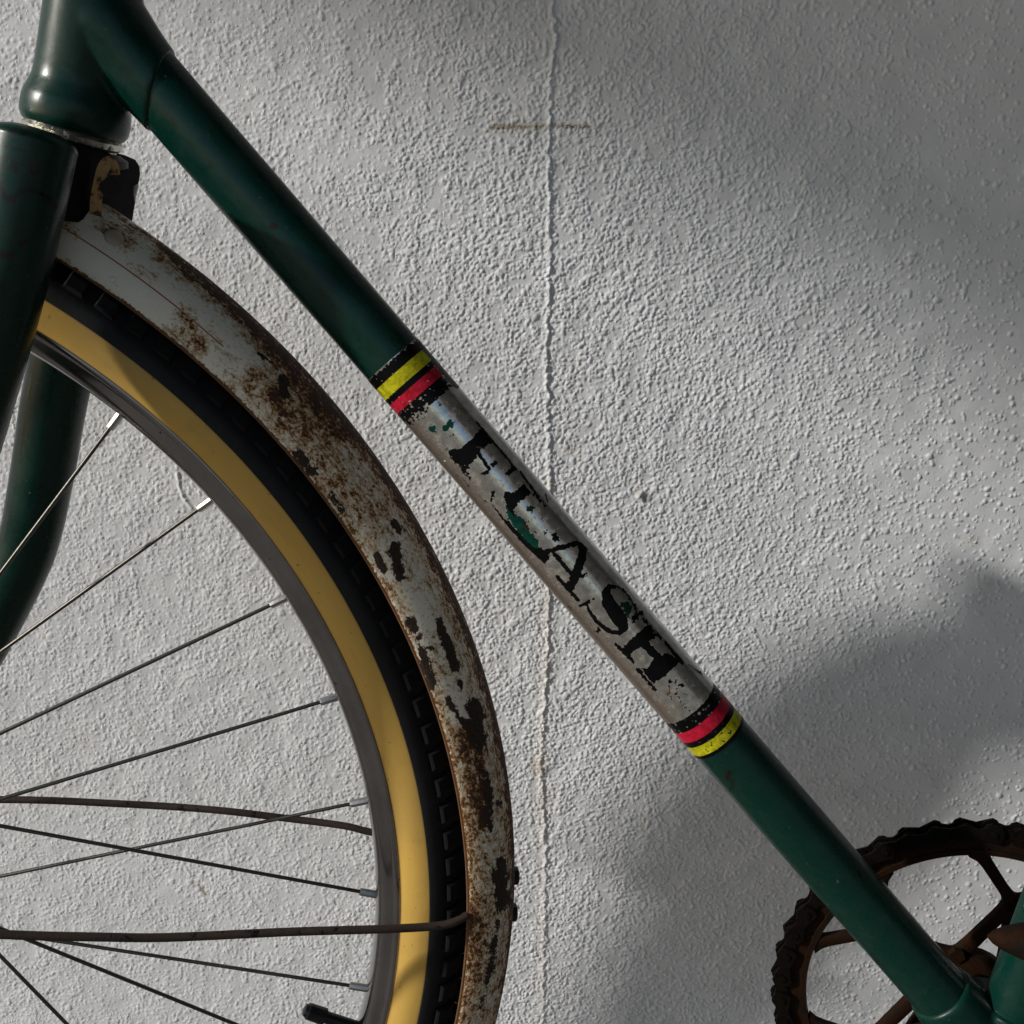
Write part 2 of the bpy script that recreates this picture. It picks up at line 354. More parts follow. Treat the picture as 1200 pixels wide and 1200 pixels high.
# vertical seam ridge
def interp(y, pts): 
    p = np.array(pts, float); return np.interp(y, p[:, 0], p[:, 1])
seam = interp(PXy, [(-40, 646), (20, 649), (45, 652), (70, 648), (90, 645), (140, 645), (165, 643), (300, 645), (420, 641), (600, 646), (760, 642), (900, 634), (1000, 640), (1100, 638), (1240, 636)])
wob = fft_noise(nz, 8, DX, .006, .02, 8)[:, :1]*.9
ds = PXx-(seam+wob)
fade = interp(PXy, [(-40, 1), (650, 1), (800, .95), (1000, .85), (1150, .6), (1240, .4)])
H += fade*(np.where(ds < 0, np.exp(-(ds/3.4)**2), np.exp(-(ds/1.6)**2))*.00085*(1+.35*f3*.5)) + fade*.00022/(1+np.exp(ds/2.5))*np.exp(-np.maximum(-ds, 0)/90)
# a peeled flake and a chip with a lifted edge
def seg_dist(X, Y, pts):
    d = np.full(X.shape, 1e9)
    for (ax, ay), (bx, by) in zip(pts[:-1], pts[1:]):
        vx, vy = bx-ax, by-ay; t = np.clip(((X-ax)*vx+(Y-ay)*vy)/(vx*vx+vy*vy), 0, 1); d = np.minimum(d, np.hypot(X-ax-t*vx, Y-ay-t*vy))
    return d
H += np.exp(-(seg_dist(PXx, PXy, [(208, 555), (210, 570), (215, 583), (224, 595)])/2.0)**2)*.0008
H += np.exp(-(seg_dist(PXx, PXy, [(752, 577), (749, 582), (753, 586)])/2.2)**2)*.0011
chip = np.exp(-(np.hypot((PXx-761)/1.5, PXy-584)/5.5)**4); H -= chip*.0006
H = np.where(False, 0, H)
# taper relief at the patch border so it meets the coarse surround
# colours
tint = np.empty((nz, nx, 3)); tint[:] = (.70, .715, .74)
bl = fft_noise(nz, nx, DX, .03, .3, 11); tint *= (1+.02*bl)[..., None]
warm = np.clip(fft_noise(nz, nx, DX, .006, .05, 12)-1.6, 0, 1)[..., None]; tint = tint*(1-.25*warm) + np.array([.62, .52, .40])*.25*warm
def paint(mask, col):
    global tint
    m = np.clip(mask, 0, 1)[..., None]; tint = tint*(1-m)+np.array(col)*m
rough_ = .5+.5*np.tanh(f1*1.2+f3)
ln = np.exp(-(np.abs(PXy-interp(PXx, [(575, 149), (610, 149), (650, 147), (690, 149)]))/2.6)**2)*((PXx > 575) & (PXx < 691))
paint(ln*(.3+1.2*rough_)*np.where(PXx < 612, 1.25, np.where((PXx > 640) & (PXx < 652), .4, .8)), (.16, .105, .055))
paint(np.exp(-(np.abs(PXy-149)/9)**2)*((PXx > 572) & (PXx < 640))*.35, (.50, .46, .38))
for (cx, cy, r, a) in [(632, 898, 9, .5), (668, 525, 8, .35), (690, 500, 7, .3), (640, 940, 12, .3), (820, 515, 10, .3), (1140, 632, 9, .4), (672, 430, 8, .3), (100, 870, 14, .15), (238, 1045, 3, .4)]:
    paint(np.exp(-(np.hypot(PXx-cx, PXy-cy)/r)**2)*a*rough_*1.6, (.34, .25, .16))
paint(np.exp(-(seg_dist(PXx, PXy, [(233, 1037), (241, 1048)])/1.6)**2)*.9, (.22, .17, .09))
paint(np.exp(-(ds+3)**2/60)*fade*.22*((PXy > 560)), (.72, .60, .45))
paint(np.exp(-(seg_dist(PXx, PXy, [(751, 578), (750, 583)])/2.5)**2)*.6, (.42, .25, .12))
paint(chip*.8, (.30, .30, .30))
speck = (np.random.default_rng(9).random((nz, nx)) > .99993); 
# assemble with coarse surround
cx0 = np.linspace(-4.0, WX0-.02, 8); cx1 = np.linspace(WX1+.02, 4.0, 8); cz0 = np.linspace(GROUND-.05, WZ0-.02, 6); cz1 = np.linspace(WZ1+.02, 3.0, 8)
gx = np.r_[cx0, xs, cx1]; gz = np.r_[cz0, zs, cz1]
HF = np.zeros((len(gz), len(gx))); HF[6:6+nz, 8:8+nx] = H
TF = np.empty((len(gz), len(gx), 3)); TF[:] = (.70, .715, .74); TF[6:6+nz, 8:8+nx] = tint
SF = np.full((len(gz), len(gx)), .4); SF[6:6+nz, 8:8+nx] = np.clip(dd, 0, 1.2)
GX, GZ = np.meshgrid(gx, gz)
V = np.c_[GX.ravel(), (WALL_Y-HF).ravel(), GZ.ravel()]
wall = mesh_obj('wall', V, grid_faces(len(gz), len(gx)), M['wall'], attr={'tint': TF.reshape(-1, 3), 'spray': SF.ravel()})
tag(wall, 'rough white rendered wall with a vertical seam and a brown scrape', 'wall')
# unseen roof slab and right-hand wall, added to block light and cast shade
_q = wall_pt(560, 130); ROOF = 2.7; _k = (ROOF-_q[2])/SUN_DIR.z; RX = _q[0]+SUN_DIR.x*_k
def box(name, a, b, mat):
    V = [(x, y, z) for z in (a[2], b[2]) for y in (a[1], b[1]) for x in (a[0], b[0])]
    return mesh_obj(name, V, [(0, 2, 3, 1), (4, 5, 7, 6), (0, 1, 5, 4), (2, 6, 7, 3), (0, 4, 6, 2), (1, 3, 7, 5)], mat, smooth=False)
tag(box('shade_roof', (RX, -2.9, ROOF), (3.2, WALL_Y-.004, ROOF+.15), M['blocker']), kind='structure')
tag(box('shade_side_wall', (1.5, -3.0, GROUND), (1.7, WALL_Y-.004, ROOF-.004), M['blocker']), kind='structure')
# ================================================================== the bicycle
base = np.array([FP(1100, 1100)[0], FO[1], GROUND])
bike = empty('bicycle', base)
tag(bike, 'old dark green bicycle with rusty mudguard and FLASH lettering leaning by the white wall', 'bicycle')
frame = empty('frame', FP(800, 800), bike)

# --- down tube with sleeve
A0 = FP(467, 429); A1 = FP(842.5, 863.5)
AX = nrm(A1-A0); RT_ = .0141
def at_t(px, py): return (FP(px, py)-A0)@AX
T0 = at_t(165, 80); T1 = at_t(1130, 1198)
ts = np.linspace(T0, T1, 700)
viewdir = nrm(CAM-(A0+A1)/2)
dt = tube('down_tube', [A0+AX*t for t in ts], RT_, M['green'], frame, seg=150, ref=viewdir)
e1 = nrm(viewdir-(viewdir@AX)*AX); e2 = np.cross(AX, e1)
if e2[0] < 0: e2 = -e2            # e2 points up-right
def pix2cyl(p):
    p = np.asarray(p, float).reshape(-1, 2); out = []
    for x, y in p:
        d = ray(x, y); d /= np.linalg.norm(d); o = CAM-A0
        dp = d-(d@AX)*AX; op = o-(o@AX)*AX
        a = dp@dp; b = dp@op; c = op@op-(RT_+.0002)**2; dis = b*b-a*c
        t = (-b-math.sqrt(max(dis, 0)))/a; q = o+t*d; ph = math.atan2(q@e2, q@e1); out.append((q@AX, ph*RT_))
    return np.array(out)
tS = at_t(459, 420)-.0006; tE = pix2cyl([(838, 868)])[0, 0]+.0035
du = .00022; us = np.arange(tS-.002, tE+.002, du); vs = np.arange(-1.75, 1.75, .017)*RT_
back = np.linspace(1.75, 2*math.pi-1.75, 14)[1:-1]*RT_; vall = np.r_[vs, back]
UU, VV = np.meshgrid(us, vall, indexing='ij')
def fn2(n, m, lo, hi, seed): return fft_noise(n, m, 1.0, lo, hi, seed)
j1 = fn2(len(us), len(vall), 8, 26, 21)*.00022+fn2(len(us), len(vall), 4, 9, 31)*.00004; j2 = fn2(len(us), len(vall), 8, 26, 22)*.00022
j3 = fn2(len(us), len(vall), 7, 30, 23); j4 = fn2(len(us), len(vall), 5, 12, 24)
def inpoly(U, V_, P):
    ins = np.zeros(U.shape, bool); n = len(P); j = n-1
    for i in range(n):
        xi, yi = P[i]; xj, yj = P[j]
        c = ((yi > V_) != (yj > V_)) & (U < (xj-xi)*(V_-yi)/((yj-yi) if yj != yi else 1e-12)+xi); ins ^= c; j = i
    return ins
col = np.empty(UU.shape+(3,)); foil = np.ones(UU.shape)
col[:] = (.70, .685, .64)
BLK = (.0025, .0025, .003); GRN = (.0015, .034, .024)
mot = fn2(len(us), len(vall), 18, 90, 41); mo2 = fn2(len(us), len(vall), 6, 26, 42)
col *= np.clip(1+.10*mot+.05*mo2, .6, 1.25)[..., None]
# foil goes brown-grey and less metallic towards its lower side
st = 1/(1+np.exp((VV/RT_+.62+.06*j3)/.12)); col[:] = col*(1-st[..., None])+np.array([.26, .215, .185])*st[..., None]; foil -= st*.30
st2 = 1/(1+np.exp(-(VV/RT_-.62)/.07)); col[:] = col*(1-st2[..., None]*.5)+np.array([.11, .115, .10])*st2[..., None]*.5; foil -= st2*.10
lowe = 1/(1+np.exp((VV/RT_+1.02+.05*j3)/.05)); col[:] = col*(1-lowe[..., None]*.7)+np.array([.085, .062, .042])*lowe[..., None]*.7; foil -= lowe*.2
sm = np.clip(mot+mo2*.6-1.3, 0, 1)*(np.abs(VV/RT_+.2) < .7); col[:] = col*(1-sm[..., None]*.6)+np.array([.16, .14, .12])*sm[..., None]*.6; foil -= sm*.4
foil[:] = np.clip(foil, 0, 1)
def put(mask, c, f=0.0): col[mask] = c; foil[mask] = f
def zc(pts, ox, oy, k): return [(ox+x/k, oy+y/k) for x, y in pts]
def poly(pts, ox, oy, k, c=BLK, jit=1.0, wear=0.0):
    P = pix2cyl(zc(pts, ox, oy, k)); m = inpoly(UU+j1*jit, VV+j2*jit, P)
    if wear: m &= (j4 < 3.4-wear)
    put(m, c)
def stroke(pts, w, ox, oy, k, c=BLK, jit=.6, wear=0.0):
    P = pix2cyl(zc(pts, ox, oy, k)); w = [q*1.15 for q in (w if isinstance(w, (list, tuple)) else [w]*len(P))]
    d = np.full(UU.shape, 1e9); X = UU+j1*jit; Y = VV+j2*jit
    for i in range(len(P)-1):
        a = P[i]; b = P[i+1]; v = b-a; t = np.clip(((X-a[0])*v[0]+(Y-a[1])*v[1])/(v@v+1e-12), 0, 1)
        hw = (w[i]*(1-t)+w[i+1]*t)/k*S0*.5; d = np.minimum(d, np.hypot(X-a[0]-t*v[0], Y-a[1]-t*v[1])-hw)
    m = d < 0
    if wear: m &= (j4 < 3.4-wear)
    put(m, c)
def blob_(x, y, r, ox, oy, k, c=BLK):
    a = pix2cyl(zc([(x, y)], ox, oy, k))[0]; d = np.hypot(UU-a[0]+j1*1.6, VV-a[1]+j2*1.6); put(d < r/k*S0, c)
F_ = (500, 450, 5.4545)
stroke([(320, 245), (570, 543)], 17, *F_)
poly([(345, 285), (432, 368), (345, 425), (285, 520), (262, 500), (185, 430), (272, 365)], *F_)
poly([(120, 405), (150, 420), (190, 425), (285, 500), (262, 560), (300, 640), (215, 545), (150, 470)], *F_, jit=2.6, wear=.9)
poly([(575, 538), (545, 515), (498, 572), (525, 592)], *F_)
stroke([(318, 420), (400, 545)], 22, *F_, wear=.5)
poly([(435, 485), (463, 502), (425, 535), (405, 518)], *F_); poly([(395, 545), (408, 560), (368, 585), (345, 570)], *F_)
stroke([(320, 400), (408, 430)], 8, *F_, c=(.05, .035, .02))
stroke([(600, 565), (712, 720)], 18, *F_); stroke([(700, 720), (755, 770)], 20, *F_, jit=2.5, wear=1.2)
poly([(622, 632), (672, 700), (612, 742), (560, 800), (550, 850), (515, 800), (488, 712), (500, 688), (560, 690), (600, 650)], *F_, jit=1.1)
stroke([(425, 690), (410, 750)], [22, 8], *F_, jit=1.5)
stroke([(415, 765), (520, 900), (600, 985), (700, 1075), (750, 1140)], [8, 20, 34, 44, 18], *F_, jit=.7)
poly([(740, 1060), (800, 1095), (760, 1150), (700, 1080)], *F_, jit=1.5)
poly([(500, 760), (535, 800), (600, 850), (640, 868), (655, 925), (705, 1000), (725, 1045), (680, 1050), (565, 925), (515, 845)], *F_, c=GRN, jit=1.6)
stroke([(505, 700), (520, 780), (560, 840)], [26, 20, 10], *F_)
stroke([(520, 880), (600, 985), (700, 1075)], [14, 22, 26], *F_)
poly([(610, 865), (648, 870), (640, 940), (612, 930)], *F_, c=(.02, .015, .012), jit=2.5)
stroke([(760, 705), (772, 750)], 12, *F_)
for x, y, r, c in [(667, 797, 24, (.006, .02, .016)), (740, 858, 8, BLK), (748, 880, 6, BLK), (826, 857, 9, (.05, .05, .045)), (818, 978, 21, (.006, .012, .010)), (835, 990, 10, BLK), (752, 950, 9, BLK), (770, 942, 7, BLK), (205, 146, 6, BLK), (78, 118, 8, BLK), (90, 132, 10, BLK), (40, 293, 27, GRN), (150, 255, 26, (.006, .04, .03)), (120, 285, 20, GRN), (178, 240, 9, BLK), (165, 325, 9, BLK), (185, 345, 8, BLK), (150, 335, 6, BLK), (695, 855, 6, BLK), (680, 710, 10, BLK), (560, 598, 10, BLK), (690, 948, 12, BLK), (112, 490, 8, (.5, .5, .48)), (880, 925, 7, (.08, .08, .07)), (262, 210, 12, (.10, .08, .06))]:
    blob_(x, y, r, *F_, c=c)
stroke([(195, 580), (225, 605), (268, 652)], [4, 6, 10], *F_, jit=1.5); stroke([(318, 700), (345, 725), (380, 748)], [4, 5, 9], *F_, jit=1.5); stroke([(440, 750), (560, 925), (640, 1000)], [3, 4, 3], *F_, c=BLK, jit=.6)
A_ = (620, 620, 4.2857)
poly([(236, 58), (268, 68), (295, 100), (290, 140), (215, 325), (178, 292), (228, 180), (248, 108)], *A_)
poly([(240, 56), (250, 82), (130, 113), (92, 124), (60, 120), (62, 104)], *A_)
poly([(58, 92), (95, 128), (78, 178), (55, 150), (15, 108), (0, 88)], *A_, jit=1.4)
stroke([(118, 112), (208, 222)], 20, *A_); stroke([(142, 240), (245, 355)], 21, *A_)
stroke([(430, 292), (400, 288), (388, 320), (400, 370), (432, 420), (462, 460), (474, 492), (455, 525)], [18, 24, 44, 60, 66, 64, 46, 20], *A_, jit=.5)
stroke([(455, 522), (400, 512), (340, 465), (305, 415), (290, 378)], [20, 24, 22, 18, 12], *A_, jit=.5); stroke([(258, 386), (302, 362)], 16, *A_)
stroke([(425, 280), (470, 305), (505, 345), (530, 385), (545, 430)], [10, 16, 18, 16, 14], *A_, jit=1.8, wear=.9); stroke([(520, 455), (565, 420)], 22, *A_, jit=1.8, wear=.6)
poly([(455, 368), (500, 365), (520, 400), (500, 440), (470, 410)], *A_, c=(.005, .02, .015), jit=2)
stroke([(572, 452), (662, 548)], 19, *A_, jit=1.5); poly([(592, 478), (655, 530), (590, 570), (515, 622), (468, 588), (520, 545)], *A_)
stroke([(435, 580), (528, 668)], 18, *A_, jit=1.2); poly([(465, 590), (525, 610), (505, 645), (470, 630)], *A_, jit=1.5)
stroke([(580, 575), (660, 660)], 38, *A_, jit=.8); poly([(630, 640), (700, 620), (760, 665), (640, 765), (588, 705)], *A_, jit=.8)
stroke([(688, 574), (770, 672)], 22, *A_); stroke([(548, 706), (630, 806)], 18, *A_, jit=1.2); poly([(560, 700), (610, 690), (655, 750), (625, 780)], *A_)
blob_(632, 520, 10, *A_, c=(.12, .045, .03))
for x, y, r in [(268, 232, 16), (286, 226, 9), (250, 215, 12), (292, 240, 6), (325, 350, 5), (350, 503, 12), (345, 515, 8), (300, 545, 7), (707, 765, 9), (700, 790, 10), (735, 768, 10), (766, 785, 10), (745, 800, 6), (702, 826, 9), (740, 826, 9), (715, 850, 7), (752, 846, 6), (768, 870, 9), (785, 832, 5), (788, 895, 10), (775, 910, 7), (800, 908, 5), (862, 725, 10), (200, 390, 7), (210, 402, 5), (270, 522, 9), (130, 35, 15), (115, 28, 8), (145, 42, 7)]:
    blob_(x, y, r, *A_, c=BLK)
stroke([(697, 835), (705, 800)], 8, *A_, c=(.10, .04, .02)); stroke([(805, 685), (850, 715), (870, 730)], 6, *A_, jit=1.5)
# stripes: exact bands round the tube
def band(a, b, c, jit=.25, cond=None, f=0.0):
    X = UU+j1*jit; m = (X > a) & (X < b)
    if cond is not None: m &= cond
    put(m, c, f)
def tt(x, y): return pix2cyl([(x, y)])[0, 0]
def tm(p, q): return .5*(tt(*p)+tt(*q))
a0 = tm((433, 447), (484, 402)); a1 = tm((441, 457.5), (493, 411)); a2 = tm((453, 469), (502, 424)); a3 = tm((456, 475), (509, 431)); a4 = tm((468, 484.5), (515, 441)); a5 = tm((478, 496), (524, 455))
limb = VV/RT_ < 1.02+.05*j3
ragged = UU+.0016*j3*(VV/RT_ < -.1)+j1*2.5
put((ragged > a4-.001) & (ragged < a5+.0005) & (VV/RT_ < .95+.06*j3), BLK)
band(a0-.0004, a4, BLK, 1.5); YEL = (.42, .40, .010); RED = (.40, .010, .030)
band(a1, a2, YEL, .12, limb); band(a3, a4, RED, .15, limb)
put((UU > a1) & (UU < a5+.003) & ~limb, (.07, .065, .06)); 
b0 = tm((786.5, 850), (834, 803)); b1 = tm((792, 860), (845, 814.5)); b2 = tm((800, 870), (853, 830)); b3 = tm((804, 876.5), (858, 836)); b4 = tm((812, 886), (866, 848)); b5 = tm((820, 893), (878, 862))
band(b0, b5, BLK, .4); band(b1, b2, RED, .15); band(b3, b4, YEL, .15)
wearm = (j3+.4*j4 > 1.6)
put(wearm & (UU > b2) & (UU < b4) & (np.abs(VV/RT_+.1) < .55), (.03, .032, .028))
put((j3+.5*j4 > 2.0) & (UU > b0) & (UU < b1), (.38, .38, .37), .8)
put((j3+.5*j4 > 2.1) & (UU > a3) & (UU < a4), (.45, .20, .20)); put((j4+j3 > 3.4) & (UU > a0) & (UU < a5), (.35, .35, .33))
endr = (UU+.0010*j3+j1 > b5-.0006); put(endr & (j3+j4 > .6), GRN)
for x, y, r, c in [(980, 1130, 14, (.3, .28, .25)), (1010, 1170, 10, (.06, .015, .01)), (1050, 1040, 8, (.35, .35, .3)), (1080, 1010, 6, (.4, .4, .35))]: blob_(x, y, r, *A_, c=c)
prn = foil < .05; col[prn] *= np.clip(1+.12*mot+.10*mo2, .55, 1.3)[prn][:, None]
keep_a, keep_b = a0-.0008, b5+.0008
RS = RT_+.00022
ph = VV/RT_
P3 = A0 + UU[..., None]*AX + RS*(np.cos(ph)[..., None]*e1+np.sin(ph)[..., None]*e2)
sel = (us > keep_a) & (us < keep_b); P3 = P3[sel]; col = col[sel]; foil = foil[sel]; UV_ = np.stack([UU, VV], -1)[sel]
n_, m_ = P3.shape[:2]
dec = mesh_obj('decal_sleeve', P3.reshape(-1, 3), grid_faces(n_, m_, True), M['decal'], frame, uv=UV_.reshape(-1, 2), attr={'print': col.reshape(-1, 3), 'foil': foil.ravel()})
dec['label'] = 'silver foil sleeve with worn black FLASH lettering and red and yellow bands'
# make the sleeve face outwards
if dec.data.polygons[n_*m_//2].normal.dot(Vector(e1)) < -.2 or dec.data.polygons[100].normal.dot(Vector(e1*math.cos(ph[0, 100])+e2*math.sin(ph[0, 100]))) < 0:
    dec.data.flip_normals()

# --- head tube, lug, headset
H0 = FP(119, -60); H1 = FP(90, 128); HAX = nrm(H1-H0)
hp = lambda k: H1+HAX*k
hr = .0190
prof = [(-.20, hr), (-.195, hr), (-.014, hr), (-.010, hr+.0004), (-.0065, hr+.0016), (-.003, hr+.0029), (.001, hr+.0034), (.0055, hr+.0032), (.0085, hr+.0018), (.0092, hr-.001)]
ht = tube('head_tube', [hp(a) for a, r in prof], [r for a, r in prof], M['green'], frame, seg=72, auto=60)
# ground-down cup and race
pr = [(.0085, .0195), (.010, .0205), (.0125, .0202), (.0135, .0185), (.015, .0183)]
tube('headset_cup', [hp(a) for a, r in pr], [r for a, r in pr], M['greasy'], frame, seg=48, auto=35)
pr = [(.0145, .0200), (.016, .0235), (.0185, .0240), (.020, .021)]
tube('crown_race', [hp(a) for a, r in pr], [r for a, r in pr], M['bolt'], frame, seg=48, auto=35)
# lug that carries the down tube: a flared sleeve rooted inside the head tube
lt_end = at_t(189, 109); kk = [0, 0, .0005, .0025, .009, .017, .026, .034, .040]; rr_ = [RT_-.0012, RT_+.0005, RT_+.0010, RT_+.0012, RT_+.0016, RT_+.0024, RT_+.0036, RT_+.0046, RT_+.0046]
V = []
for i, (k_, r_) in enumerate(zip(kk, rr_)):
    for a in np.linspace(0, 2*math.pi, 96, endpoint=False):
        V.append(A0+AX*(lt_end-k_-.0085*math.sin(a)*max(0, 1-k_/.03)+(-.0 if i else 0))+r_*(math.cos(a)*e1+math.sin(a)*e2))
lug = fix_normals(mesh_obj('lug_sleeve', V, [tuple(f) for f in grid_faces(len(kk), 96, True)]+[tuple(range(96)), tuple(range(8*96, 9*96))], M['green'], frame, auto=60))
def weld(objs, name, vox=.0009, it=8):
    """join, voxel-remesh and relax: the brazed joint becomes one skin"""
    me = bpy.data.meshes.new(name); bm = bmesh.new(); par = objs[0].parent
    for o in objs:
        tmp = o.data.copy(); tmp.transform(Matrix.Translation(Vector(o['wl']))); bm.from_mesh(tmp); bpy.data.meshes.remove(tmp)
    bm.to_mesh(me); bm.free(); c = np.array(objs[0]['wl']); me.transform(Matrix.Translation(-Vector(c))); me.materials.append(objs[0].data.materials[0])
    for o in objs: bpy.data.objects.remove(o)
    o = bpy.data.objects.new(name, me); COL.objects.link(o); o['wl'] = [float(x) for x in c]; o.parent = par; o.location = c-np.array(par['wl'])
    r = o.modifiers.new('remesh', 'REMESH'); r.mode = 'VOXEL'; r.voxel_size = vox; r.use_smooth_shade = True
    m = o.modifiers.new('relax', 'SMOOTH'); m.factor = .5; m.iterations = it
    return o
weld([ht, lug], 'head_tube')
#@HEADBLEND
# --- bottom bracket, seat tube
BB = FP(1166, 1238); SD = nrm(FP(1215, 1112)-FP(1176, 1214))
ring = lambda o0, ax, prof, name, mat, par, seg=56: tube(name, [o0+nrm(ax)*a for a, r in prof], [r for a, r in prof], mat, par, seg=seg, auto=45)
bbo = ring(BB, FN, [(-.034, .0185), (-.0335, .0202), (-.031, .0212), (.031, .0212), (.0335, .0202), (.034, .0185)], 'bottom_bracket', M['green'], frame)
lug2 = at_t(1100, 1161)
k2 = np.array([0, .0007, .004, .012, .03]); ll = tube('lower_lug', [A0+AX*(lug2+k) for k in k2], [RT_+.0001, RT_+.0017, RT_+.0022, RT_+.0026, RT_+.003], M['green'], frame, seg=56, auto=60)
s0 = FP(1176, 1214)
tube('seat_tube', [s0+SD*k for k in np.linspace(-.01, .42, 12)], .0141, M['green'], frame, seg=56)
sg = tube('seat_lug', [s0+SD*k for k in (-.012, 0.008, .0165, .0172)], [RT_+.004, RT_+.0023, RT_+.0018, RT_+.0001], M['green'], frame, seg=56, auto=60)
tube('top_tube', [hp(-.10)+(s0+SD*.33-hp(-.10))*k for k in np.linspace(0, 1, 4)], .0127, M['green'], frame, seg=32) if False else None
weld([bbo, ll, sg], 'bottom_bracket')
# rusty clamp in front of the seat tube
cl0 = FP(1157, 1097, -.020); cl1 = FP(1215, 1105, -.020); dcl = cl1-cl0
cp = [cl0+dcl*k for k in (0, .12, .35, .7, 1.0, 1.4, 2.0)]
tube('clamp', cp, [.0006, .0030, .0055, .0080, .0095, .0105, .0105], M['rusty'], frame, seg=20, auto=40)

# --- fork
def scrape(o, marks):
    """worn-through marks in the enamel, stored on the vertices of the tube they belong to"""
    me = o.data; co_ = np.empty(len(me.vertices)*3, np.float32); me.vertices.foreach_get('co', co_); Wv = co_.reshape(-1, 3)+np.array(o['wl'])
    no = np.empty(len(me.vertices)*3, np.float32); me.vertices.foreach_get('normal', no); P = w2px(Wv); face = ((CAM-Wv)*no.reshape(-1, 3)).sum(1) > 0
    val = np.zeros(len(P)); jj = np.random.default_rng(5).normal(0, .5, (len(P), 2)); X_, Y_ = P[:, 0]+jj[:, 0], P[:, 1]+jj[:, 1]
    for pts, r, a in marks:
        d = seg_dist(X_, Y_, pts if len(pts) > 1 else [pts[0], (pts[0][0]+.5, pts[0][1])]); val = np.maximum(val, np.clip((r*1.25-d)/(r*.5+.3), 0, 1)*a)
    at = me.attributes.new('scrape', 'FLOAT', 'POINT'); at.data.foreach_set('value', (val*face).astype(np.float32))
fork = empty('fork', WP(60, 220), bike)
NB = [(-.05*0-0, 0)]
def blade(pts, off0, offs, rad, name='fork_blade', n=8, seg=48):
    P = catmull([WP(x, y, o) for (x, y), o in zip(pts, offs)], n); R = np.interp(np.linspace(0, 1, len(P)), np.linspace(0, 1, len(rad)), rad)
    return tube(name, P, R, M['green'], fork, seg=seg, round_end=.35)
near_pts = [(40, 166), (24, 250), (4, 340), (-22, 440), (-50, 540), (-90, 660), (-150, 800), (-240, 950), (-330, 1060)]
scrape(dt, [([(189, 128), (191, 131)], 1.2, .8), ([(196, 132), (201, 139), (206, 148)], 1.3, .7), ([(245, 190), (249, 190)], 1.3, 1), ([(389, 357), (392, 360)], 2, .7), ([(345, 315), (347, 316)], 1, .6), ([(855, 905), (852, 912)], 3, 1), ([(860, 915), (856, 925)], 2, .8), ([(848, 900), (860, 922)], 1.2, .8), ([(867, 925), (878, 932)], 1.5, .5), ([(1020, 1120), (1030, 1128)], 1.6, .8), ([(984, 1062), (987, 1066)], 1, .5)])
nb = blade(near_pts, 0, [-.040, -.042, -.044, -.046, -.048, -.05, -.052, -.055, -.056], [.0162, .0158, .0152, .0148, .0142, .0130, .0115, .0100, .0085], n=40, seg=176)
scrape(nb, [([(0, 170), (24, 175), (42, 184), (52, 188)], 1.0, 1), ([(0, 184), (30, 193), (51, 198)], 1.2, 1), ([(12, 153), (36, 157)], 3.5, .8), ([(16, 195), (18, 199)], 4.5, .9), ([(36, 201), (44, 203)], 3, .9), ([(0, 218), (8, 232), (16, 233), (25, 223), (39, 223), (55, 230), (66, 242)], 2.4, 1), ([(6, 231), (14, 234)], 4, 1), ([(0, 196), (10, 198)], .9, 1), ([(5, 205), (6, 214)], .9, .8), ([(0, 298), (14, 299)], 4, .9), ([(0, 332), (3, 338)], 4, .8)])
far_pts = [(121, 205), (106, 270), (92, 340), (76, 410), (62, 480), (49, 560), (32, 640), (2, 710), (-40, 790), (-110, 880), (-230, 990), (-330, 1050)]
blade(far_pts, 0, [.036, .038, .04, .042, .045, .047, .05, .052, .054, .056, .057, .058], [.0158, .0158, .0155, .0152, .0150, .0147, .0142, .0135, .012, .0105, .0095, .0085])
# crown: rounded slab between the blade tops
cA = WP(40, 190, -.040); cB = WP(116, 205, .036)
FAX = nrm(WP(30, 250, 0)-WP(75, 120, 0)); FAX = nrm(HAX)
def stadium(cA, cB, r, n=14):
    d = nrm(cB-cA); f = nrm(np.cross(FAX, d)); out = []
    for c, s, r in ((cA, -1, r*.84), (cB, 1, r)):
        for a in np.linspace(-math.pi/2, math.pi/2, n): out.append(c + r*(s*math.cos(a)*d + s*math.sin(a)*f))
    return out
lev = [(-.0115, .55), (-.0108, .82), (-.0085, .95), (-.005, 1.0), (.010, 1.0), (.0175, 1.0), (.0192, .93), (.0197, .6)]
V = []; base_r = .0172
cA2 = cA+FAX*.000; cB2 = cB+FAX*.000
for h, k in lev:
    V += [p+FAX*h for p in stadium(cA2, cB2, base_r*k)]
ns = 28; F = [tuple(f) for f in grid_faces(len(lev), ns, True)] + [tuple(range(ns)), tuple(range((len(lev)-1)*ns, len(lev)*ns))]
fix_normals(mesh_obj('fork_crown', V, F, M['crown_green'], fork, auto=50))
tube('steerer', [hp(.012), hp(.040)], .0165, M['green'], fork, seg=32)
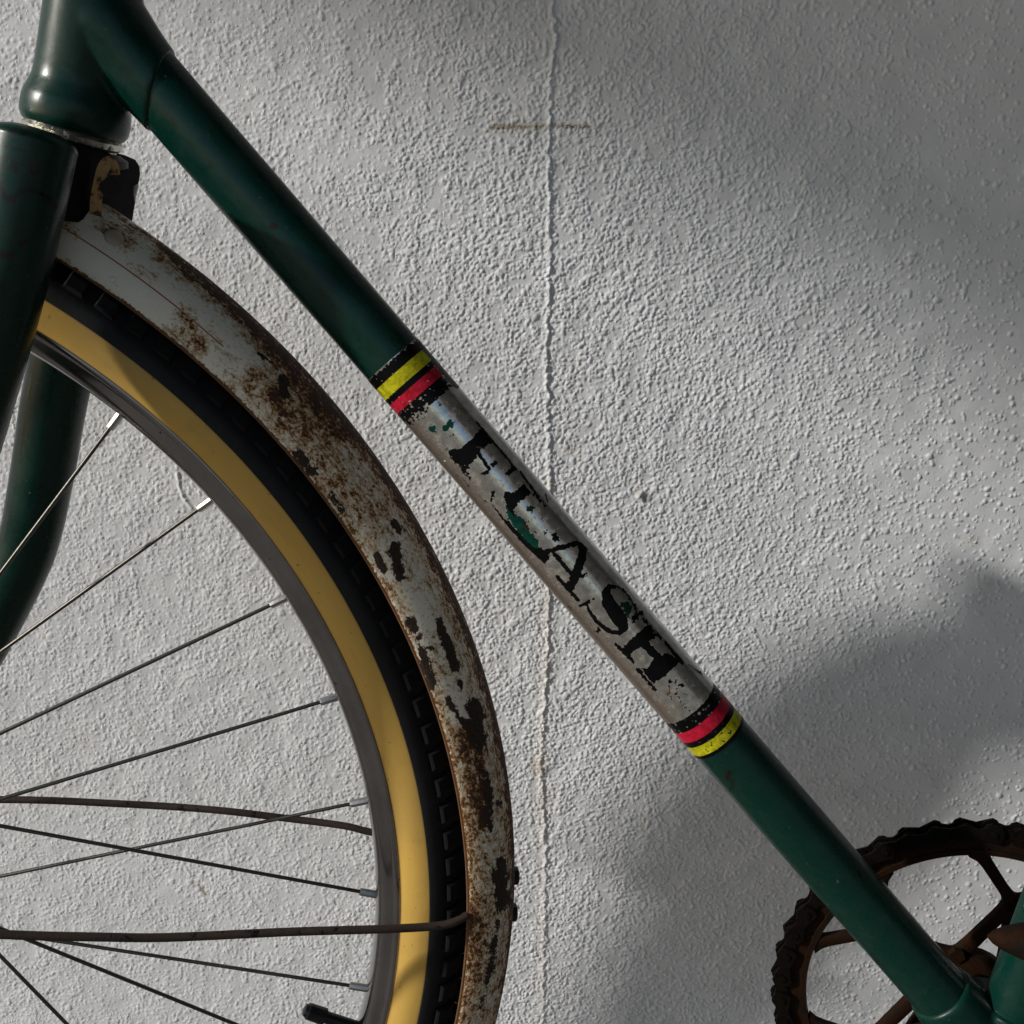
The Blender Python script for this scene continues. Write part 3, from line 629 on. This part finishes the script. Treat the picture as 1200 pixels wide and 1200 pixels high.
# mudguard bracket: a bent rusty strip with a slot, bolted behind the crown
def strip(name, px, offs, wpx, mat, par, th=.0016):
    c = np.array([WP(x, y, o) for (x, y), o in zip(px, offs)]); c = catmull(c, 5); T = np.gradient(c, axis=0)
    V = []
    for i, p in enumerate(c):
        t = nrm(T[i]); s = nrm(np.cross(t, CAM-p)); n_ = np.cross(s, t); hw = wpx*S0/2
        for a, b in ((-1, -1), (1, -1), (1, 1), (-1, 1)): V.append(p+s*hw*a+n_*th*b*.5)
    m = len(c); F = []
    for i in range(m-1):
        for j in range(4): F.append((i*4+j, i*4+(j+1) % 4, (i+1)*4+(j+1) % 4, (i+1)*4+j))
    F += [(0, 1, 2, 3), tuple((m-1)*4+k for k in range(4))]
    return fix_normals(mesh_obj(name, V, F, mat, par, auto=40))
def brk_mat():
    g = NT('rusty_bracket'); o = g.obj(); n = g.noise(o, 160, 6, .7); f = g.ramp(n, .47, .60)
    g.set(Base_Color=g.mix(f, (.46, .28, .12), (.06, .022, .010)), Roughness=.75); g.bump(n, .4, .0005); return g.m
M['bracket'] = brk_mat()

# --- front wheel
wheel = empty('front_wheel', WC, bike)
def ring_section(name, sec, mat, par, th0=0, th1=2*math.pi, nseg=360, closed_sec=False, attr=None, auto=50):
    """sec: list of (radius, axial offset); swept round the axle"""
    full = abs(th1-th0-2*math.pi) < 1e-6
    th = np.linspace(th0, th1, nseg, endpoint=not full); sec = np.asarray(sec, float); m = len(sec)
    rad = (np.cos(th)[:, None]*WF+np.sin(th)[:, None]*WU)
    V = WC + rad[:, None, :]*sec[None, :, 0, None] + WN*sec[None, :, 1, None]
    arc = np.r_[0, np.cumsum(np.hypot(*np.diff(sec, axis=0).T))]
    UVs = np.stack(np.broadcast_arrays((th*sec[:, 0].mean())[:, None], arc[None]), -1)
    F = grid_faces(nseg, m, closed_sec)
    if full:
        last = [((nseg-1)*m+j, (nseg-1)*m+(j+1) % m, (j+1) % m, j) for j in range(m if closed_sec else m-1)]; F = np.vstack([F, np.array(last)])
    at = {k: np.tile(np.asarray(v, float), nseg) for k, v in attr.items()} if attr else None
    o = mesh_obj(name, V.reshape(-1, 3), F, mat, par, uv=UVs.reshape(-1, 2), attr=at, auto=auto)
    return fix_normals(o)
# rim
rim_sec = [(R_YI-.001, -.0118), (R_YI+.0006, -.0126), (R_YI+.0010, -.0137), (R_YI+.0002, -.0146), (R_YI-.0014, -.0146), (R_YI-.0024, -.0136), (R_YI-.0036, -.0130),
           (R_RIM+.0052, -.0124), (R_RIM+.0030, -.0116), (R_RIM+.0012, -.0100), (R_RIM+.0002, -.0075), (R_RIM-.0004, -.003)]
rim_sec = rim_sec + [(r, -o) for r, o in rim_sec[::-1]] + [(R_YI-.004, .009), (R_YI-.006, 0), (R_YI-.004, -.009)]
ring_section('rim', rim_sec, M['chrome'], wheel, closed_sec=True, auto=60)
# tyre
rt = .0212; Rc = R_YO-.0004
def tp(deg): a = math.radians(deg); return (Rc+rt*math.sin(a), -rt*math.cos(a))
aI = -math.degrees(math.asin((Rc-R_YI)/rt*.86))
side = [(R_YI-.0012, -.0128), (R_YI+.0002, -.0133)]+[tp(a) for a in np.linspace(aI-3, 2, 12)]
edge = [1, .8, .25]+[0]*9+[.0, .35]
tyre = ring_section('tyre_casing', side, M['yellow'], wheel, attr={'edge': edge})
tyre['label'] = 'tan yellow tyre sidewall facing the camera'
bead = [(R_YI+.0028, -.01465), (R_YI+.0033, -.0153), (R_YI+.0036, -.01515)]
ring_section('bead_line', [(R_YI+.0012, -.0140), (R_YI+.0016, -.0148), (R_YI+.0022, -.0152), (R_YI+.0027, -.0150)], M['cap'], wheel)
blk = [tp(1.2)]+[(Rc+(rt+e)*math.sin(math.radians(a)), -(rt+e)*math.cos(math.radians(a))) for a, e in [(2, .0007), (5, .0009), (12, .0009), (20, .0008), (23, .0002), (35, .0), (60, .0), (90, .0), (120, 0), (145, 0), (157, .0002), (160, .0008), (175, .0009), (178, .0007)]]
ring_section('tyre_tread', blk, M['black_rubber'], wheel, auto=50)
ring_section('far_sidewall', [(r, -o) for r, o in side], M['yellow'], wheel, attr={'edge': edge})
# tread blocks
NB_ = 158
def knob_mesh(al, ah, dl, dh, lift):
    """block on the tyre between section angles al..ah (deg), half length dl metres"""
    V = []
    for e, k in ((-.0012, 1.0), (lift*.72, .96), (lift, .80)):
        am = (al+ah)/2; h = (ah-al)/2*k
        for a, s in ((am-h, -1), (am-h, 1), (am, 1.0), (am+h, 1), (am+h, -1), (am, -1.0)):
            r = rt+e; A = math.radians(a); skew = (a-al)/(ah-al)*dh
            V.append((Rc+r*math.sin(A), -r*math.cos(A), s*dl*k+skew))
    F = [(i+6*l, (i+1) % 6+6*l, (i+1) % 6+6*(l+1), i+6*(l+1)) for l in range(2) for i in range(6)]+[(12, 13, 14, 17), (17, 14, 15, 16)]
    return V, F
def place_knobs(n, al, ah, dl, dh, lift, phase, name='tread_block'):
    V, F = knob_mesh(al, ah, dl, dh, lift)
    th = 0; c = WC+WN*0+Rc*WF
    P = np.array([WC+WF*r+WN*o+WU*s for r, o, s in V]); pc = WC+WF*(Rc+.008)+WN*V[0][1]
    me = bpy.data.meshes.new(name); me.from_pydata([tuple(p-pc) for p in P], [], F); me.materials.append(M['tread'])
    bm = bmesh.new(); bm.from_mesh(me); bmesh.ops.recalc_face_normals(bm, faces=bm.faces); bm.to_mesh(me); bm.free()
    for i in range(n):
        a = 2*math.pi*(i+phase)/n; q = Matrix.Rotation(a, 3, Vector(WN))
        if (q @ Vector(WF)).dot(Vector(WU)*math.sin(a)+Vector(WF)*math.cos(a)) < .9: q = Matrix.Rotation(-a, 3, Vector(WN))
        o = bpy.data.objects.new(name, me); COL.objects.link(o); o.parent = wheel
        o.matrix_local = Matrix.Translation(q @ Vector(pc-WC)) @ q.to_4x4()
place_knobs(NB_, 24, 54, .0046, .0012, .0030, 0)
def knob_row(al, ah, dl, dh, lift, phase, name):
    V, F = knob_mesh(al, ah, dl, dh, lift); n = NB_; VV_, FF = [], []
    for i in range(n):
        a = 2*math.pi*(i+phase)/n; rd = math.cos(a)*WF+math.sin(a)*WU; tg = -math.sin(a)*WF+math.cos(a)*WU; b = len(VV_)
        VV_ += [WC+rd*r+WN*o+tg*s for r, o, s in V]; FF += [tuple(b+k for k in f) for f in F]
    o = fix_normals(mesh_obj(name, VV_, FF, M['tread'], wheel, smooth=False)); o['kind'] = 'stuff'; return o
knob_row(62, 82, .0040, 0, .0030, .5, 'tread_row'); knob_row(86, 106, .0040, 0, .0030, 0, 'tread_row'); knob_row(124, 147, .0046, 0, .003, .5, 'tread_row')
# hub
ring(WC, WN, [(-.05, .006), (-.035, .006), (-.034, .030), (-.031, .030), (-.030, .012), (.030, .012), (.031, .030), (.034, .030), (.035, .006), (.05, .006)], 'hub', M['zinc'], wheel, seg=36)
# spokes: traced ones first
def spoke(pn, pi):
    d = nrm(pi-pn)
    tube('spoke', [pn+d*.006, pn+(pi-pn)*.33, pn+(pi-pn)*.66, pi], .00095, M['spoke'], wheel, seg=8, uv=False)
    tube('spoke_nipple', [pn-d*.002, pn+d*.0098, pn+d*.0104, pn+d*.0106], [.0021, .0020, .0017, .0009], M['zinc'], wheel, seg=8, auto=30)
hubpx = w2px(WC)[0]
sp = [((137.5, 489), (0, 672), 1), ((240.5, 592), (0, 765), -1), ((327.5, 705), (0, 860), 1), ((388, 819.5), (0, 937), 1), ((427, 938.5), (0, 1027), -1), ((441, 1049), (0, 968), 1), ((434, 1158.5), (76, 1104), -1), ((385, 1245), (0, 1088), 1), ((272+30, 1380), (0, 1120), -1)]
used = []
sp[8] = ((80+180, 1200+177+10), (0, 1120), -1)
for (a, b, sgn) in sp:
    a = np.array(a, float); b = np.array(b, float)
    # slide a on to the rim inner edge
    d = (b-a)/np.linalg.norm(b-a)
    if a[1] > 1190:      # beyond the frame: extend along the traced line to the rim
        k = np.linspace(-400, 400, 1600); Q = a+k[:, None]*d
        r = np.array([np.linalg.norm(WP(*q)-WC) for q in Q]); i = np.where((r < R_RIM+.0005))[0][0]; a = Q[i]
    pn = WP(*a); pn = WC+(pn-WC)*((R_RIM+.0012)/np.linalg.norm(pn-WC))+WN*.003*sgn*0
    th = math.atan2((pn-WC)@WU, (pn-WC)@WF); used.append(th)
    tpar = (hubpx-a)@d; tmax = tpar; q = a+d*tmax
    pi = WP(*q, off=.032*sgn*-1 if False else -.032*sgn)
    spoke(pn, pi)
thm = max(used); thn = min(used); step = math.radians(10)
k = 0; th = thm+step; lim = thn+2*math.pi-step*.5
while th < lim:
    s = 1 if k % 2 else -1; s2 = 1 if (k//2) % 2 else -1
    spoke(wheel_pt(th, R_RIM+.001, 0), wheel_pt(th+s2*1.15, .029, .032*s)); th += step; k += 1
# valve
v0 = WP(356, 1183); v1 = WP(446, 1214); vd = nrm(v1-v0); L = np.linalg.norm(v1-v0)
tube('valve', [v0+vd*.010, v0+vd*L], [.0031, .0036], M['cap'], wheel, seg=20, auto=30)
cp = [(0, .0018), (.0006, .0030), (.0022, .0038), (.0024, .0042), (.0120, .0044), (.0122, .0036)]
tube('valve_cap', [v0+vd*a for a, r in cp], [r for a, r in cp], M['cap'], wheel, seg=14, auto=20)

# --- mudguard
guard = empty('mudguard', wheel_pt(.7, .39, 0), bike)
lipr = .0008; hw = .0272
fs = [(R_FI+.0006, -hw-.0002)]
nsec = 56; half = []
hh = R_FO-R_FI+.0005
for a in np.linspace(0, math.pi, nsec): half.append((R_FI+hh*math.sin(a)**.85 if 0 < a < math.pi else R_FI, -hw*math.cos(a)))
sec = np.array(half); th0, th1 = -1.1, 2.45; nth = 1500
thv = np.linspace(th0, th1, nth)
# measured small departure from a true circle (the guard is sprung out of round)
resid_t = [(-.12, 4.5), (.0, 1.5), (.15, -1.5), (.32, -4.5), (.48, -5), (.62, -2), (.75, 1.0), (.88, 3.0), (1.0, 2), (1.2, 4)]
kx = [a for a, b in resid_t]
dr = np.interp(thv, [-1.1]+kx+[2.4], [0]+[b for a, b in resid_t]+[0])*-S0*.0
rad = (np.cos(thv)[:, None]*WF+np.sin(thv)[:, None]*WU)
Vf = WC + rad[:, None, :]*(sec[None, :, 0, None]+dr[:, None, None]) + WN*sec[None, :, 1, None]
Pf = w2px(Vf.reshape(-1, 3)); X = Pf[:, 0].reshape(nth, nsec); Y = Pf[:, 1].reshape(nth, nsec)
nearside = (np.arange(nsec) < nsec*.62)[None, :]
arc = np.r_[0, np.cumsum(np.hypot(*np.diff(sec, axis=0).T))]
def gau(pts, r): return np.exp(-(seg_dist(X, Y, pts)/r)**2) if len(pts) > 1 else np.exp(-(np.hypot(X-pts[0][0], Y-pts[0][1])/r)**2)
acr = np.broadcast_to((np.linspace(0, 1, nsec))[None], (nth, nsec)); TH = np.broadcast_to(thv[:, None], (nth, nsec))
prog = np.interp(TH, [-1.2, 0.0, .45, .72, .85, 1.0, 1.2, 2.5], [.86, .80, .68, .50, .34, .15, .06, .4])
rust = prog*np.interp(acr, [0, .08, .2, .35, .45, .6, 1], [1.0, .85, .75, 1.0, 1.25, 1.1, .9])
topband = np.exp(-((acr-.44)/.10)**2)*np.interp(TH, [-1, .1, .8, 1.05, 1.25, 1.6], [.35, .35, .55, .5, .15, .1]); rust = rust+topband
for pts, r, a in [([(215, 372), (228, 402)], 16, .55), ([(240, 398), (262, 420)], 12, .3), ([(195, 385), (205, 392)], 10, .3), ([(150, 315), (178, 325)], 9, .4), ([(80, 268), (90, 275)], 10, .4), ([(78, 306)], 6, .6), ([(120, 268), (150, 285)], 12, .55), ([(133, 330), (136, 345)], 7, .35), ([(110, 322)], 5, .25), ([(300, 445), (318, 460)], 18, .45), ([(340, 485), (358, 500)], 22, .4), ([(185, 302), (260, 350), (330, 425), (400, 510)], 14, .35), ([(380, 540), (430, 600)], 26, .25), ([(272, 455)], 8, .3), ([(545, 860), (560, 900), (566, 960)], 12, .35), ([(560, 1060), (562, 1140)], 16, .12)]:
    rust = rust+gau(pts, r)*a*nearside
rust = rust-gau([(95, 300), (170, 345), (250, 415)], 16)*.2-gau([(380, 560), (430, 625)], 9)*.05-gau([(486, 700), (500, 735)], 13)*.22-gau([(530, 805), (540, 850)], 8)*.2
scab = np.zeros_like(rust)
for pts, r, a in [([(303, 415), (318, 425)], 3, 1), ([(330, 445), (332, 462)], 5, 1), ([(348, 533), (358, 540)], 7, 1.1), ([(365, 551), (370, 553)], 6, 1), ([(388, 580), (400, 598)], 7, 1.1), ([(461, 641), (470, 676)], 6.5, 1.2), ([(514, 728), (522, 752), (533, 781)], 6, 1.2), ([(441, 650), (450, 668)], 5, 1), ([(480, 728), (486, 738)], 6, 1.1), ([(489, 750), (496, 770), (505, 800)], 7, 1.1), ([(501, 760)], 6, 1.1), ([(554, 825), (557, 850), (561, 868)], 11, 1.25), ([(524, 820), (545, 850)], 5, .9), ([(568, 905), (572, 945), (574, 972)], 6, 1.1), ([(584, 940)], 6, .9), ([(585, 1010), (587, 1035), (588, 1060)], 9, 1.25), ([(583, 1080), (575, 1130), (563, 1180)], 5, .95), ([(463, 612), (466, 620)], 5, 1), ([(539, 800), (541, 806)], 4, 1)]:
    scab = np.maximum(scab, gau(pts, r*1.25)*a*nearside)
lip = np.clip(1-np.minimum(arc, arc[-1]-arc)/.0024, 0, 1)[None, :]*np.interp(TH, [-1.2, .9, 1.05, 1.3], [1.0, .95, .5, .3])
# pin stripe: constant position across the section
row = np.argmin(np.hypot(X-160, Y-325), axis=None); v0_ = np.array([arc[row % nsec]])[0]
pinu = np.interp(TH, [.74, .80, 1.13, 1.16], [0, 1, 1, 0])
UVf = np.stack(np.broadcast_arrays((thv*R_FO)[:, None], arc[None]), -1)
fo = mesh_obj('mudguard_blade', Vf.reshape(-1, 3), grid_faces(nth, nsec), M['fender'], guard, uv=UVf.reshape(-1, 2),
              attr={'rust': np.clip(rust*.97+.02, 0, 1.0).ravel(), 'scab': scab.ravel(), 'lip': (lip+np.zeros_like(rust)).ravel(), 'stripe': (pinu*0).ravel()})
fo['label'] = 'white painted steel mudguard eaten by brown rust'
sol = fo.modifiers.new('thickness', 'SOLIDIFY'); sol.thickness = .0009; sol.offset = 0
# stripe in the shader: distance to v0
g = M['fender'].node_tree
uvn = g.nodes.new('ShaderNodeUVMap'); uvn.uv_map = 'uv'; sx = g.nodes.new('ShaderNodeSeparateXYZ'); g.links.new(uvn.outputs[0], sx.inputs[0])
def mth(op, a, b):
    x = g.nodes.new('ShaderNodeMath'); x.operation = op
    for i, v in enumerate((a, b)):
        if isinstance(v, (int, float)): x.inputs[i].default_value = v
        else: g.links.new(v, x.inputs[i])
    return x.outputs[0]
near_v = mth('LESS_THAN', mth('ABSOLUTE', mth('SUBTRACT', sx.outputs[1], float(v0_)), 0), .00028)
rng_u = mth('MULTIPLY', mth('GREATER_THAN', sx.outputs[0], .79*R_FO), mth('LESS_THAN', sx.outputs[0], 1.14*R_FO))
stf = mth('MULTIPLY', near_v, rng_u)
for nd in g.nodes:
    if nd.type == 'ATTRIBUTE' and nd.attribute_name == 'stripe':
        for lk in list(nd.outputs['Fac'].links): g.links.new(stf, lk.to_socket)
# rolled lips
for s in (-1, 1):
    P = [wheel_pt(t, R_FI+.0002, s*(hw-.0002)) for t in np.linspace(th0, th1, 400)]
    tube('rolled_edge', P, 0.00075, M['lip'], guard, seg=8)
# rivet near the top of the guard
def surf(px, py):
    i = np.argmin(np.hypot(X-px, Y-py)+np.where(nearside, 0, 1e6)); a, b = divmod(i, nsec)
    p = Vf[a, b]; t1 = Vf[a+1, b]-p; t2 = Vf[a, b+1]-p; n = nrm(np.cross(t1, t2)); n = n if n@(CAM-p) > 0 else -n; return p, n
p, n = surf(133, 279)
tube('rivet', [p+n*a for a in (-.001, .0006, .0014, .0020, .0022)], [.0042, .0041, .0034, .0020, .0006], M['rivet'], guard, seg=20, auto=60)
# bracket strip
strip('mudguard_bracket', [(113, 264), (112, 250), (113, 232), (117, 212), (121, 197), (127, 190), (132, 194), (134, 204)], [-.012, -.016, -.020, -.021, -.021, -.020, -.018, -.016], 12, M['bracket'], guard)
bp = WP(128, 219, -.019); bd = nrm(CAM-bp+np.array([.1, 0, 0])); tube('bracket_bolt', [bp-bd*.002, bp+bd*.003], .0040, M['bolt'], guard, seg=6, auto=20)
# bolts on the outside of the guard
for (bx, by) in ((600, 1025), (598, 1068)):
    th = min(np.linspace(-.2, .3, 500), key=lambda t: abs(w2px(wheel_pt(t, R_FO, 0))[0][1]-by)); rd = math.cos(th)*WF+math.sin(th)*WU
    p = wheel_pt(th, R_FO-.0005, -.001); tube('guard_bolt', [p, p+rd*.0032, p+rd*.0038], [.0046, .0046, .0036], M['bolt'], guard, seg=6, auto=20)
# stays
pn = [(-380, 1070), (-200, 1084), (0, 1095), (113, 1098), (198, 1098.5), (340, 1092), (442, 1089), (502, 1086), (528, 1082), (547, 1073)]
offn = [-.060, -.058, -.050, -.046, -.042, -.037, -.034, -.031, -.030, -.0275]
tube('mudguard_stay', catmull([WP(x, y, o) for (x, y), o in zip(pn, offn)], 5), .0020, M['stay'], guard, seg=12)
pf = [(-380, 975), (-200, 942), (0, 937), (142, 942), (250, 949), (340, 959.5), (402, 967.5), (434, 975), (500, 988), (560, 1003)]
tube('mudguard_stay', catmull([WP(x, y, o) for (x, y), o in zip(pf, [.060, .056, .050, .046, .042, .038, .035, .033, .030, .027])], 5), .0019, M['stay'], guard, seg=12)

# --- chainset
RC = c2w([0.239, .09, -.253]); RN = c2wd(ndir(.112, .26)); RF = nrm(np.cross(RN, [0, 0, 1.0])); RF = RF if RF[0] > 0 else -RF; RU = np.cross(RF, RN); RU = RU if RU[2] > 0 else -RU
cs = empty('chainset', RC, bike)
def rp(r, a, off=0): return RC+RN*off+r*(math.cos(a)*RF+math.sin(a)*RU)
NL = 44; RP = .0955
# toothed ring
NT_ = NL; o_ = []; 
for k in range(NL*8):
    a = 2*math.pi*k/(NL*8); ph_ = (k % 8)/8; r = RP+(.0004 if 2 <= k % 8 <= 4 else -.0032 if k % 8 in (0, 6, 7) else -.0012); o_.append((r, a))
inn = .0832
n8 = NL*8; V = [rp(r, a, z) for z in (-.0015, .0015) for r, a in o_]+[rp(inn, a, z) for z in (-.0015, .0015) for r, a in o_]
F = []
for i in range(n8):
    j = (i+1) % n8; F += [(i, j, 2*n8+j, 2*n8+i), (n8+i, 3*n8+i, 3*n8+j, n8+j), (i, n8+i, n8+j, j), (2*n8+i, 2*n8+j, 3*n8+j, 3*n8+i)]
fix_normals(mesh_obj('toothed_ring', V, F, M['rusty'], cs, auto=30))
ring_in = [(inn+.0025, -.0026), (inn-.0004, -.0026), (inn-.0012, 0), (inn-.0004, .0022), (inn+.0025, .0022)]
def ringsweep(name, sec, mat):
    th = np.linspace(0, 2*math.pi, 180, endpoint=False); m = len(sec)
    V = [rp(r, a, z) for a in th for r, z in sec]; F = [tuple(f) for f in grid_faces(180, m, True)]+[(179*m+j, 179*m+(j+1) % m, (j+1) % m, j) for j in range(m)]
    return fix_normals(mesh_obj(name, V, F, mat, cs, auto=40))
ringsweep('ring_lip', ring_in, M['rusty'])
# spider: star outline, split outer tips
def bar(p, q, w0, w1, name='spider_arm', flare=1.8):
    d = nrm(q-p); s = np.cross(RN, d); L_ = np.linalg.norm(q-p); V = []
    ks = np.linspace(0, 1, 9)
    for k_ in ks:
        w_ = (w0+(w1-w0)*k_)*(1+flare*(.5*max(0, 1-k_/.22)**2+.5*max(0, (k_-.78)/.22)**2)); c = p+(q-p)*k_
        for a, b in ((-1, -.7), (-.72, -1), (.72, -1), (1, -.7), (1, 1), (-1, 1)): V.append(c+s*w_*.5*a+RN*.0022*b)
    F = [(i*6+j, i*6+(j+1) % 6, (i+1)*6+(j+1) % 6, (i+1)*6+j) for i in range(8) for j in range(6)]+[(0, 1, 2, 3, 4, 5), tuple(48+j for j in range(6))]
    return fix_normals(mesh_obj(name, V, F, M['rusty'], cs, auto=40))
nodes_a = [math.radians(54+72*i) for i in range(5)]
def ang_px(x, y):
    d = ray(x, y); t = ((RC-CAM)@RN)/(d@RN); q = CAM+t*d-RC; return math.atan2(q@RU, q@RF), math.hypot(q@RU, q@RF)
aN, rN = ang_px(1186, 1058); aM, rM = ang_px(1007, 1202)
a_off = aN; rn_ = (rN+rM)/2
for i in range(5):
    a = a_off+i*math.radians(72); nd = rp(rn_, a)
    for s in (-1, 1): bar(nd, rp(inn+.001, a+s*math.radians(19)), .0055, .0062)
    for s in (-1, 1): bar(nd, rp(.022, a+s*math.radians(36)), .0060, .0075, flare=1.2)
    tube('chainring_bolt', [rp(.026, a+math.radians(36), -.0055), rp(.026, a+math.radians(36), -.002)], .0042, M['rusty'], cs, seg=6, auto=20)
tube('crank_boss', [rp(0, 0, -.014), rp(0, 0, -.006), rp(0, 0, -.004), rp(0, 0, .006)], [.014, .0165, .024, .024], M['rusty'], cs, seg=32, auto=35)
# far crank arm and cotter
bar(rp(0, 0, .008), rp(.165, -2.0, .012), .022, .018, name='crank_arm', flare=.3)
tube('axle_cup', [BB+FN*.030, BB+FN*.036], .0195, M['rusty'], cs, seg=32, auto=35)

# --- chain: one object per link
chain = empty('chain', RC, bike)
def link_mesh(outer):
    zz = .0040 if outer else .0026; pr_ = .0052; V = []; F = []; p = 2*RP*math.sin(math.pi/NL)/2
    for z in (-zz, zz-.0010):
        for dz in (0, .0010):
            for cx, s in ((-p, -1), (p, 1)):
                for a in np.linspace(-math.pi*.42, math.pi*.42, 6): V.append((cx+s*pr_*math.cos(a), s*pr_*math.sin(a)*1.0, z+dz))
                V.append((0, s*.0028, z+dz))
    for b in (0, 28):
        F += [tuple(range(b, b+14)), tuple(range(b+27, b+13, -1))]+[(b+i, b+(i+1) % 14, b+14+(i+1) % 14, b+14+i) for i in range(14)]
    nb = len(V)
    for cx in (-p, p):      # rollers / rivet heads
        b = len(V); r = .0019 if outer else .0038; e = .0046 if outer else .0024
        for z in (-e, e):
            for a in range(8): V.append((cx+r*math.cos(a*math.pi/4), r*math.sin(a*math.pi/4), z))
        F += [tuple(range(b, b+8)), tuple(range(b+15, b+7, -1))]+[(b+i, b+(i+1) % 8, b+8+(i+1) % 8, b+8+i) for i in range(8)]
    me = bpy.data.meshes.new('chain_link'); me.from_pydata(V, [], F); me.materials.append(M['chain'])
    bm = bmesh.new(); bm.from_mesh(me); bmesh.ops.recalc_face_normals(bm, faces=bm.faces); bm.to_mesh(me); bm.free(); return me
LM = [link_mesh(True), link_mesh(False)]
def put_link(c, t, k):
    up = np.cross(RN, t); o = bpy.data.objects.new('chain_link', LM[k % 2]); COL.objects.link(o); o.parent = chain
    m = Matrix((tuple(t), tuple(up), tuple(RN))).transposed().to_4x4(); m.translation = Vector(c-RC); o.matrix_local = m
st_ang = math.radians(88); rm = RP*math.cos(math.pi/NL); pitch = 2*RP*math.sin(math.pi/NL); k = 0
nw = int(NL*(185/360))
for i in range(nw):
    a = st_ang+2*math.pi*(i+.5)/NL; t = -math.sin(a)*RF+math.cos(a)*RU; put_link(RC+rm*(math.cos(a)*RF+math.sin(a)*RU), t, i); k = i
for side_, a in ((1, st_ang), (-1, st_ang+2*math.pi*nw/NL)):
    p0 = RC+RP*(math.cos(a)*RF+math.sin(a)*RU); t = nrm(RF - RU*.10*side_)
    for i in range(14): put_link(p0+t*pitch*(i+.5), t, (i+1) if side_ == 1 else nw+i)
#@EXTRAS
for o in bpy.data.objects:
    if 'wl' in o.keys(): del o['wl']
